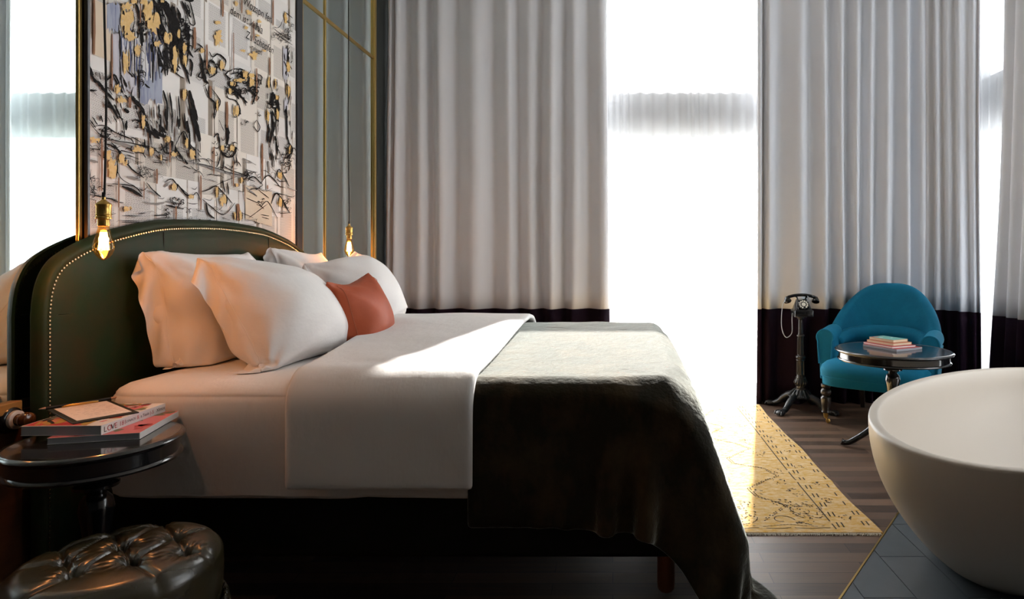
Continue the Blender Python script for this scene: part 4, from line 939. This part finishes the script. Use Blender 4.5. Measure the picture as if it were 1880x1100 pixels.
MB().tube(resample([(-.118,.0,.112),(-.150,-.005,.105),(-.164,-.01,.02),(-.166,-.012,-.08),(-.150,-.015,-.145),(-.128,-.02,-.172),(-.098,-.02,-.155),(-.083,-.02,-.12),(-.084,-.02,-.03),(-.080,-.01,.018),(-.074,0,.022)], 80), .0032, 8).build('handset_cord', M['grey_cover'], tp)

# ================================================================== ARMCHAIR
ch = empty('armchair', (2.06,4.81,0), 'teal blue velvet tub armchair with a rounded back and turned front legs on brass casters', 'armchair', math.radians(-34))
def sh(s, lvl):
    """plan curve of the back/arms: s in [-1,1] from left arm front to right arm front"""
    a = abs(s); sg = 1 if s >= 0 else -1
    if a > .62: q = (a-.62)/.38; x, y = .385-.012*q, .03-.20*q
    else: th = a/.62*PI/2; x, y = .385*math.sin(th)**.92, .03+.33*math.cos(th)
    return sg*x, y
def ztop(s):
    a = abs(s); q = np.clip(a/.66, 0, 1); return .655+.375*float(.5+.5*math.cos(PI*q**1.35)) if a < .66 else .655
ns, SS = 73, np.linspace(-1,1,73)
outer, inner_, P = [], [], []
th_ = .105
for s in SS:
    x, y = sh(s,0); x2, y2 = sh(min(s+.004,1),0); x1, y1 = sh(max(s-.004,-1),0)
    t = Vector((x2-x1, y2-y1)).normalized(); n = Vector((-t.y, t.x))          # points outward (away from seat)
    if n.dot(Vector((x, y-.0))) < 0: n = -n
    zt = ztop(s); a = abs(s); rec = .10*max(0, (zt-.66)/.37)
    col = []
    thk = .085+.03*(1-min(a/.6,1))
    def pt(off, z):
        k = max(0,(z-.5))/.53; w = 1+.05*math.sin(min(k,1)*PI)*(1 if a<.62 else 0)
        return (x*w+n.x*off, y+n.y*off+rec*k*1.1, z)
    r = thk/2
    for z in (.285,.36,.5): col.append(pt(.004, z))
    for f_ in (.5,.75,.92): col.append(pt(.010, .5+(zt-r-.5)*f_))
    for i in range(9): q = PI*i/8; col.append(pt(-r+.012+(r)*math.cos(q), zt-r+r*math.sin(q)))
    bul = .018*(1-min(a/.62,1))
    for f_ in (.9,.7,.45,.2): col.append(pt(-thk+.012-bul*math.sin(f_*PI), .40+(zt-r-.40)*f_))
    col.append(pt(-thk+.01, .36)); P.append(col)
bk = MB(); bk.grid(P, flip=True)
nc = len(P[0])
bk.f.append(tuple(range(nc))); bk.m.append(0); b0 = (ns-1)*nc; bk.f.append(tuple(range(b0, b0+nc))[::-1]); bk.m.append(0)
bko = bk.build('backrest', M['blue_velvet'], ch, angle=70, sub=1)
bt_ = MB(); bt_.ball((0,.322,.80),(.008,.005,.008),10); 
for s in (-1,1):
    ar = MB(); x = s*.365
    Pa = resample([(x,-.215,.640),(x,-.10,.645),(x,.02,.652),(x*.985,.11,.66),(x*.95,.19,.665)], 16)
    Pa = [Vector((x*(1-.0*i/16), -.215+.38*i/16, .622+.03*i/16)) for i in range(17)]
    ar.tube(Pa, [.064]*10+[.064-.004*i for i in range(7)], 18)
    # front panel under the scroll
    pl = [(x-.038,.30),(x+.038,.30),(x+.046,.42),(x+.050,.52),(x+.058,.60),(x-.058,.60),(x-.050,.52),(x-.042,.42)]
    Mx = Matrix(((1,0,0,0),(0,0,1,0),(0,1,0,0),(0,0,0,1)))
    ar.prism(pl, -.212, .05, 0, Mx)
    ao = ar.build('arm', M['blue_velvet'], ch, bevel=.01, angle=50)
    pp = [(x+.062*math.cos(q), -.216, .622+.062*math.sin(q)) for q in np.linspace(-.5, PI+.5, 26)]
    pp = [(x+.046,-.216,.42),(x+.052,-.216,.54)]+pp+[(x-.052,-.216,.54),(x-.044,-.216,.42)]
    MB().tube(pp, .0055, 8).build('piping', M['blue_velvet'], ao)
# lower back pad
lp = MB(); Q = []
for s in np.linspace(-.72,.72,41):
    x, y = sh(s,0); f_ = 1-abs(s)/.75; x *= .80; y = y*.80-.01
    Q.append(Vector((x, y, .575+.055*(1-(s/.72)**2))))
lp.tube(Q, [.03+.035*(1-(abs(i-20)/20)**2.5) for i in range(41)], 16)
lp.build('lumbar_roll', M['blue_velvet'], ch, angle=180)
# seat
def seatring(d, z, dx=0):
    out = []
    for i in range(64):
        a = 2*PI*i/64; c, s_ = math.cos(a), math.sin(a); e = .42
        x = (abs(c)**e)*(1 if c > 0 else -1)*(.375-d); y = (abs(s_)**e)*(1 if s_ > 0 else -1)*(.345-d)-.075
        x *= 1-.10*sstep(-.3,.3,y); out.append((x, y, z))
    return out
sr = MB(); sr.grid([seatring(.012,.288), seatring(.004,.292), seatring(.002,.352)], wrap=True)
sr.f.append(tuple(range(64))[::-1]); sr.m.append(0)
sr.build('seat_rail', M['blue_velvet'], ch, angle=180)
sc_ = MB(); sc_.grid([seatring(.004,.350), seatring(-.006,.362), seatring(-.010,.395), seatring(-.002,.425), seatring(.025,.450), seatring(.07,.468), seatring(.14,.482), seatring(.22,.490), seatring(.30,.493), seatring(.34,.494)], wrap=True)
k = len(sc_.v); sc_.f.append(tuple(range(k-64,k))); sc_.m.append(0)
so = sc_.build('seat_cushion', M['blue_velvet'], ch, angle=180)
pr_ = seatring(-.003,.354); MB().tube(pr_+[pr_[0]], .006, 8).build('piping', M['blue_velvet'], so)
for s in (-1,1):
    lx, ly = s*.325, -.335
    lg = MB().lathe([(.001,.29),(.034,.29),(.036,.275),(.030,.262),(.026,.257),(.034,.250),(.040,.232),(.036,.214),(.026,.204),(.030,.198),(.036,.192),(.038,.18),(.034,.13),(.028,.095),(.030,.088),(.032,.080),(.026,.074),(.018,.072),(.001,.072)], 28, 0, T(lx,ly,0), cap=False).build('front_leg', M['dark_wood'], ch)
    cs = MB().lathe([(.001,.074),(.019,.074),(.017,.045),(.011,.034),(.001,.033)], 20, 0, T(lx,ly,0), cap=False)
    cs.tube([(lx,ly,.04),(lx+.010,ly-.006,.03),(lx+.018,ly-.01,.0165)], [.008,.007,.006], 10)
    cs.lathe([(.001,-.008),(.010,-.008),(.0165,-.004),(.0165,.004),(.010,.008),(.001,.008)], 20, 0, T(lx+.019,ly-.011,.0168)@Matrix.Rotation(PI/2,4,'X')@Matrix.Rotation(.5,4,'Y'), cap=False)
    cs.build('caster', M['brass'], lg)
    rl = MB(); rl.grid([[(s*.20+dx*w, .26+dy*w+yo, z) for dx, dy in ((-.02,-.02),(.02,-.02),(.02,.02),(-.02,.02))] for z, w, yo in ((.30,1.15,0),(.15,.95,.015),(0,.8,.06))], wrap=True)
    rl.build('rear_leg', M['dark_wood'], ch, smooth=False)

# books on the larger table
g2 = 'books on the round table by the armchair'
book('flat grey magazine with a red cover at the bottom of the four book stack', .235, .265, .014, (1.835,4.115,RZ), math.radians(26), [M['grey_cover'],M['red_print'],M['pink_print'],M['white_cover']], M['page_edge'], g2, top=M['red_print'], marks=(21,8))
book('thin white edged book with a red cover, second from the bottom on the round table', .20, .245, .010, (1.825,4.135,RZ+.0142), math.radians(22), [M['red_print'],M['pink_print'],M['red_print']], M['white_cover'], g2, top=M['red_print'], marks=(22,5))
book('orange brown paperback with cream pages lying under the teal book', .165, .215, .016, (1.830,4.150,RZ+.0244), math.radians(25), [M['orange_print'],M['orange_print'],M['red_print']], M['page_cream'], g2, top=M['orange_print'], marks=(23,3))
book('small teal and orange paperback on top of the book stack', .135, .19, .017, (1.832,4.165,RZ+.0406), math.radians(27), [M['orange_print'],M['teal_print'],M['white_cover'],M['red_print'],M['teal_print'],M['teal_print']], M['page_cream'], g2, top=M['teal_print'], marks=(24,14))

# ================================================================== BATHTUB AND PLINTH
TC = (1.883,2.80); TA, TB = 1.125, .575
ux, uy = math.cos(PI/4), math.sin(PI/4)
pl = empty('bath_plinth', (1.9,2.8,0), 'low slate tiled plinth edged with a brass strip under the bathtub', 'platform'); RP = rel(pl)
ex, ey = .593, .805                                               # direction of the plinth's slanted edge
E0 = Vector((1.267,2.875)); 
def ept(t): return (E0.x+ex*t, E0.y+ey*t)
far = ept(1.05); near = ept(-1.6)
poly = [near, (2.98,near[1]), (2.98,far[1]), far]
MB().prism([(p[0],p[1]) for p in poly], 0, .016, 0, RP).build('screed', M['grout'], pl, smooth=False)
tl = MB(); wdt = .19
def clip_poly(poly, a, b, c):
    out = []
    for i in range(len(poly)):
        p, q = poly[i], poly[(i+1)%len(poly)]; dp, dq = a*p[0]+b*p[1]+c, a*q[0]+b*q[1]+c
        if dp >= 0: out.append(p)
        if dp*dq < 0: t = dp/(dp-dq); out.append((p[0]+t*(q[0]-p[0]), p[1]+t*(q[1]-p[1])))
    return out
na_, nb2 = ey, -ex; nc_ = -(na_*E0.x+nb2*E0.y)-.008
i = 0; x = 1.1-.19*12
while x < 2.98:
    y = 2.58-.62*4+(.31 if i % 2 else 0)
    while y < far[1]:
        g_ = .0016; q = [(x+g_,max(y+g_,near[1])),(min(x+wdt-g_,2.97),max(y+g_,near[1])),(min(x+wdt-g_,2.97),min(y+.62-g_,far[1]-.01)),(x+g_,min(y+.62-g_,far[1]-.01))]
        if y+.62 > near[1]:
            q = clip_poly(q, na_, nb2, nc_)
            if len(q) > 2: tl.prism(q, .014, .02, 0, RP)
        y += .62
    x += wdt; i += 1
tl.build('tiles', M['tile'], pl, smooth=False)
d_ = Vector((ey,-ex)); es = MB()
a_, b_ = Vector(near), Vector(far)
es.prism([tuple(a_-d_*.001), tuple(b_-d_*.001), tuple(b_+d_*.006), tuple(a_+d_*.006)][::-1], 0, .0215, 0, RP)
es.build('edge_strip', M['gold_strip'], pl, smooth=False)
tb = MB(); nt_ = 128; prof = []
ZR, Z0 = .60, .0205
def trg(s_a, s_b, z):
    out = []
    for i in range(nt_):
        a = 2*PI*i/nt_; p, q = (TA*s_a)*math.cos(a), (TB*s_b)*math.sin(a); out.append((p*ux-q*uy, p*uy+q*ux, z))
    return out
rings = []
for k in range(22):
    t = k/21; z = Z0+(ZR-.012-Z0)*t; s = .60+.40*math.sin(min(1,t*1.02)*PI/2)**.85 if t > 0 else .60
    rings.append(trg(s, s, z))
rings[0] = trg(.60,.56,Z0)
rings += [trg(.999,.998,ZR-.004), trg(.994,.989,ZR), trg(.968,.938,ZR), trg(.961,.925,ZR-.003), trg(.958,.920,ZR-.012)]
for k in range(1, 14):
    t = 1-k/13; z = .10+(ZR-.02-.10)*t; s = .50+.45*math.sin(t*PI/2)**.8; rings.append(trg(s, s*.955, z))
rings += [trg(.40,.38,.088), trg(.2,.2,.082), trg(.01,.01,.08)]
tb.grid([[p for p in r] for r in rings], wrap=True); tb.f.append(tuple(range(nt_))[::-1]); tb.m.append(0)
tub = tb.build('bathtub', M['tub'], angle=60); tub.location = (*TC, 0)
tag(tub, 'large oval freestanding white stone bathtub on the slate plinth', 'bathtub')

# ================================================================== RUG
rg = empty('rug', (.78,4.05,0), 'worn yellow vintage rug with dark dashed border lines beyond the foot of the bed', 'rug'); RRg = rel(rg)
x0r, x1r, y0r, y1r, tz = .345, 1.212, 2.83, 5.24, .009
nx_, ny_ = 24, 70; g_ = []
def rz_(x, y): return tz+.006*math.exp(-((y-3.46)/.03)**2)
def rxe(x, y): return x+(.006*math.sin(y*5.1)+.003*math.sin(y*11+1))*(1 if x > .9 else 0)*(x-.9)/.3
for y in np.linspace(y0r,y1r,ny_): g_.append([(rxe(x,y), y, rz_(x,y)) for x in np.linspace(x0r,x1r,nx_)])
r_ = MB(); r_.grid(g_, 0, RRg); k = len(g_[0])
per = [(g_[0][j]) for j in range(nx_)]+[g_[i][-1] for i in range(1,ny_)]+[g_[-1][j] for j in range(nx_-2,-1,-1)]+[g_[i][0] for i in range(ny_-2,0,-1)]
r_.grid([[(a,b_,.0005) for a,b_,c in per], per], 0, RRg, wrap=True)
dk = random.Random(9)
def rib(pts, w, dash=None, m=1):
    P_ = [Vector((*p,0)) for p in pts]; out = []; acc = 0
    for a, b_ in zip(P_, P_[1:]):
        t = (b_-a); L_ = t.length; t /= L_; n = Vector((-t.y,t.x,0)); s = 0
        while s < L_:
            e = min(L_, s+(dash[0] if dash else L_))
            if not dash or dk.random() > dash[2]:
                p, q = a+t*s, a+t*e
                r_.add([(p.x+n.x*w,p.y+n.y*w,rz_(p.x,p.y)+.0012),(p.x-n.x*w,p.y-n.y*w,rz_(p.x,p.y)+.0012),(q.x-n.x*w,q.y-n.y*w,rz_(q.x,q.y)+.0012),(q.x+n.x*w,q.y+n.y*w,rz_(q.x,q.y)+.0012)], [(1,2,3,0)], m, RRg)
            s = e+(dash[1]*dk.uniform(.7,1.3) if dash else 0)
ys_ = np.linspace(2.86,5.15,80)
rib([(1.018+.004*math.sin(y*3), y) for y in ys_], .0035, (.03,.002,.03))
for y in np.arange(2.88,5.15,.118):
    for dx in (0,.022): 
        rib([(1.042+dx,y),(1.042+dx+.004,y+.052)], .0036)
        if dk.random() < .85: rib([(1.165+dx,y+.02),(1.168+dx,y+.066)], .0036)
def zig(y): 
    c = [(2.95,.70),(3.06,.80),(3.13,.86),(3.25,.74),(3.36,.72),(3.55,.93),(3.68,.87),(3.76,.72),(3.86,.70),(4.05,.88),(4.15,.82),(4.28,.66),(4.36,.66),(4.55,.80),(4.70,.68),(4.85,.70),(5.05,.80)]
    return float(np.interp(y,[a for a,b in c],[b for a,b in c]))
for dx in (0,.014): rib([(zig(y)+dx, y) for y in np.linspace(2.95,5.05,150)], .0028, (.013,.007,.12))
rib([(x,2.872+.004*math.sin(x*40)) for x in np.linspace(.36,1.0,40)], .002, (.02,.006,.15)); rib([(x,2.90+.01*math.sin(x*25)) for x in np.linspace(.36,.98,40)], .002, (.014,.008,.3))
def motif(x, y, s, n):
    for _ in range(n):
        a = dk.uniform(0,6.28); d = s*dk.uniform(.3,1); px, py = x+d*math.cos(a), y+d*math.sin(a)*1.3; th = a+1.57+dk.uniform(-.4,.4); l = dk.uniform(.006,.016)
        rib([(px,py),(px+l*math.cos(th),py+l*math.sin(th))], dk.uniform(.002,.0035))
for x, y, s, n in ((1.11,2.99,.03,10),(1.10,3.20,.03,14),(1.11,3.43,.022,7),(1.10,3.70,.03,10),(1.11,4.0,.025,6),(1.10,4.3,.03,8),(1.1,4.7,.02,5),(.95,3.08,.09,50),(.86,3.16,.05,24),(.90,2.98,.06,26),(.62,3.02,.08,40),(.55,2.95,.06,24),(.66,3.14,.05,20),(.95,3.30,.05,18),(.92,3.45,.04,10),(.95,3.62,.04,8),(.78,3.32,.03,7),(.93,3.95,.05,16),(.90,4.2,.05,16),(.6,3.5,.07,12),(.58,4.0,.06,8),(.95,4.6,.04,8),(.75,4.45,.03,5)): motif(x,y,s,n)
def spiral(x,y,r0,tn):
    rib([(x+r0*(1-.75*t)*math.cos(t*tn),y+r0*(1-.75*t)*math.sin(t*tn)) for t in np.linspace(0,1,36)], .0022, (.012,.006,.15))
spiral(.93,3.07,.085,7); spiral(.60,2.99,.09,-6); spiral(.80,2.96,.06,5)
r_.build('woven_field', [rug_material(), M['rug_dark']], rg, angle=180)
fg = MB()
for yy, sg in ((y0r,-1),(y1r,1)):
    for x in np.arange(x0r,x1r,.0035):
        l = dk.uniform(.010,.022); fg.tube([(x,yy,.006),(x+dk.uniform(-.003,.003),yy+sg*l*.6,.005),(x+dk.uniform(-.005,.005),yy+sg*l,.002)], [.0018,.0018,.0012], 4, 0, RRg)
tag(fg.build('fringe', M['rug_fringe'], rg), kind='stuff')

for o in bpy.data.objects:
    l = {'caster':'brass caster', 'velvet_band':'dark aubergine velvet hem band', 'dial_numbers':'white ring of dial numbers', 'nailhead_trim':'row of brass nailheads', 'transom':'grey transom bar',
         'kraft_page':'brown kraft coloured page', 'fringe':'off white fringe', 'edge_strip':'thin brass edge strip', 'filament':'glowing orange filament', 'paper_sheet':'white written sheet', 'page_block':'pale page edges'}.get(o.name.split('.')[0])
    if l and o.parent: o['label'] = l

# ================================================================== CAMERA, LIGHT
cam = bpy.data.cameras.new('camera'); co = bpy.data.objects.new('camera', cam); C.objects.link(co)
co.location = (0,0,EYE); co.rotation_euler = (PI/2,0,0)
cam.sensor_fit = 'HORIZONTAL'; cam.sensor_width = 36; cam.lens = 36*F/1880
cam.shift_x = -(CX-940)/1880; cam.shift_y = -(550-CY)/1880; cam.clip_start = .02
bpy.context.scene.camera = co
SKY, SUN = 6.6, 42.0
w = bpy.data.worlds.new('sky'); bpy.context.scene.world = w; w.use_nodes = True
bg = w.node_tree.nodes['Background']; bg.inputs['Color'].default_value = (.93,.97,1,1); bg.inputs['Strength'].default_value = SKY
sl = bpy.data.lights.new('sun', 'SUN'); sl.energy = SUN; sl.angle = math.radians(1.2); sl.color = (1,.96,.90)
so_ = bpy.data.objects.new('sun', sl); C.objects.link(so_)
dirv = Vector((-.25,-1.0,-.80)); so_.rotation_euler = dirv.to_track_quat('-Z','Y').to_euler(); so_.location = (2,9,6)
def portal(loc, rot, sx, sy):
    l = bpy.data.lights.new('window_portal', 'AREA'); l.shape = 'RECTANGLE'; l.size = sx; l.size_y = sy; l.cycles.is_portal = True
    o = bpy.data.objects.new('window_portal', l); C.objects.link(o); o.location = loc; o.rotation_euler = rot
portal(((W1[0]+W1[1])/2, YB+.2, 1.9), (-PI/2,0,0), 3.1, 3.74)
portal((XR+.2, (W2[0]+W2[1])/2, 1.9), (0,PI/2,0), 3.74, 3.4)
s = bpy.context.scene
s.view_settings.view_transform = 'Standard'; s.view_settings.look = 'None'; s.view_settings.gamma = 1; s.view_settings.use_curve_mapping = False
s.view_settings.exposure = 0.0
s.cycles.use_denoising = True
s.cycles.max_bounces = 10; s.cycles.diffuse_bounces = 5; s.cycles.glossy_bounces = 5; s.cycles.transparent_max_bounces = 24; s.cycles.sample_clamp_indirect = 8
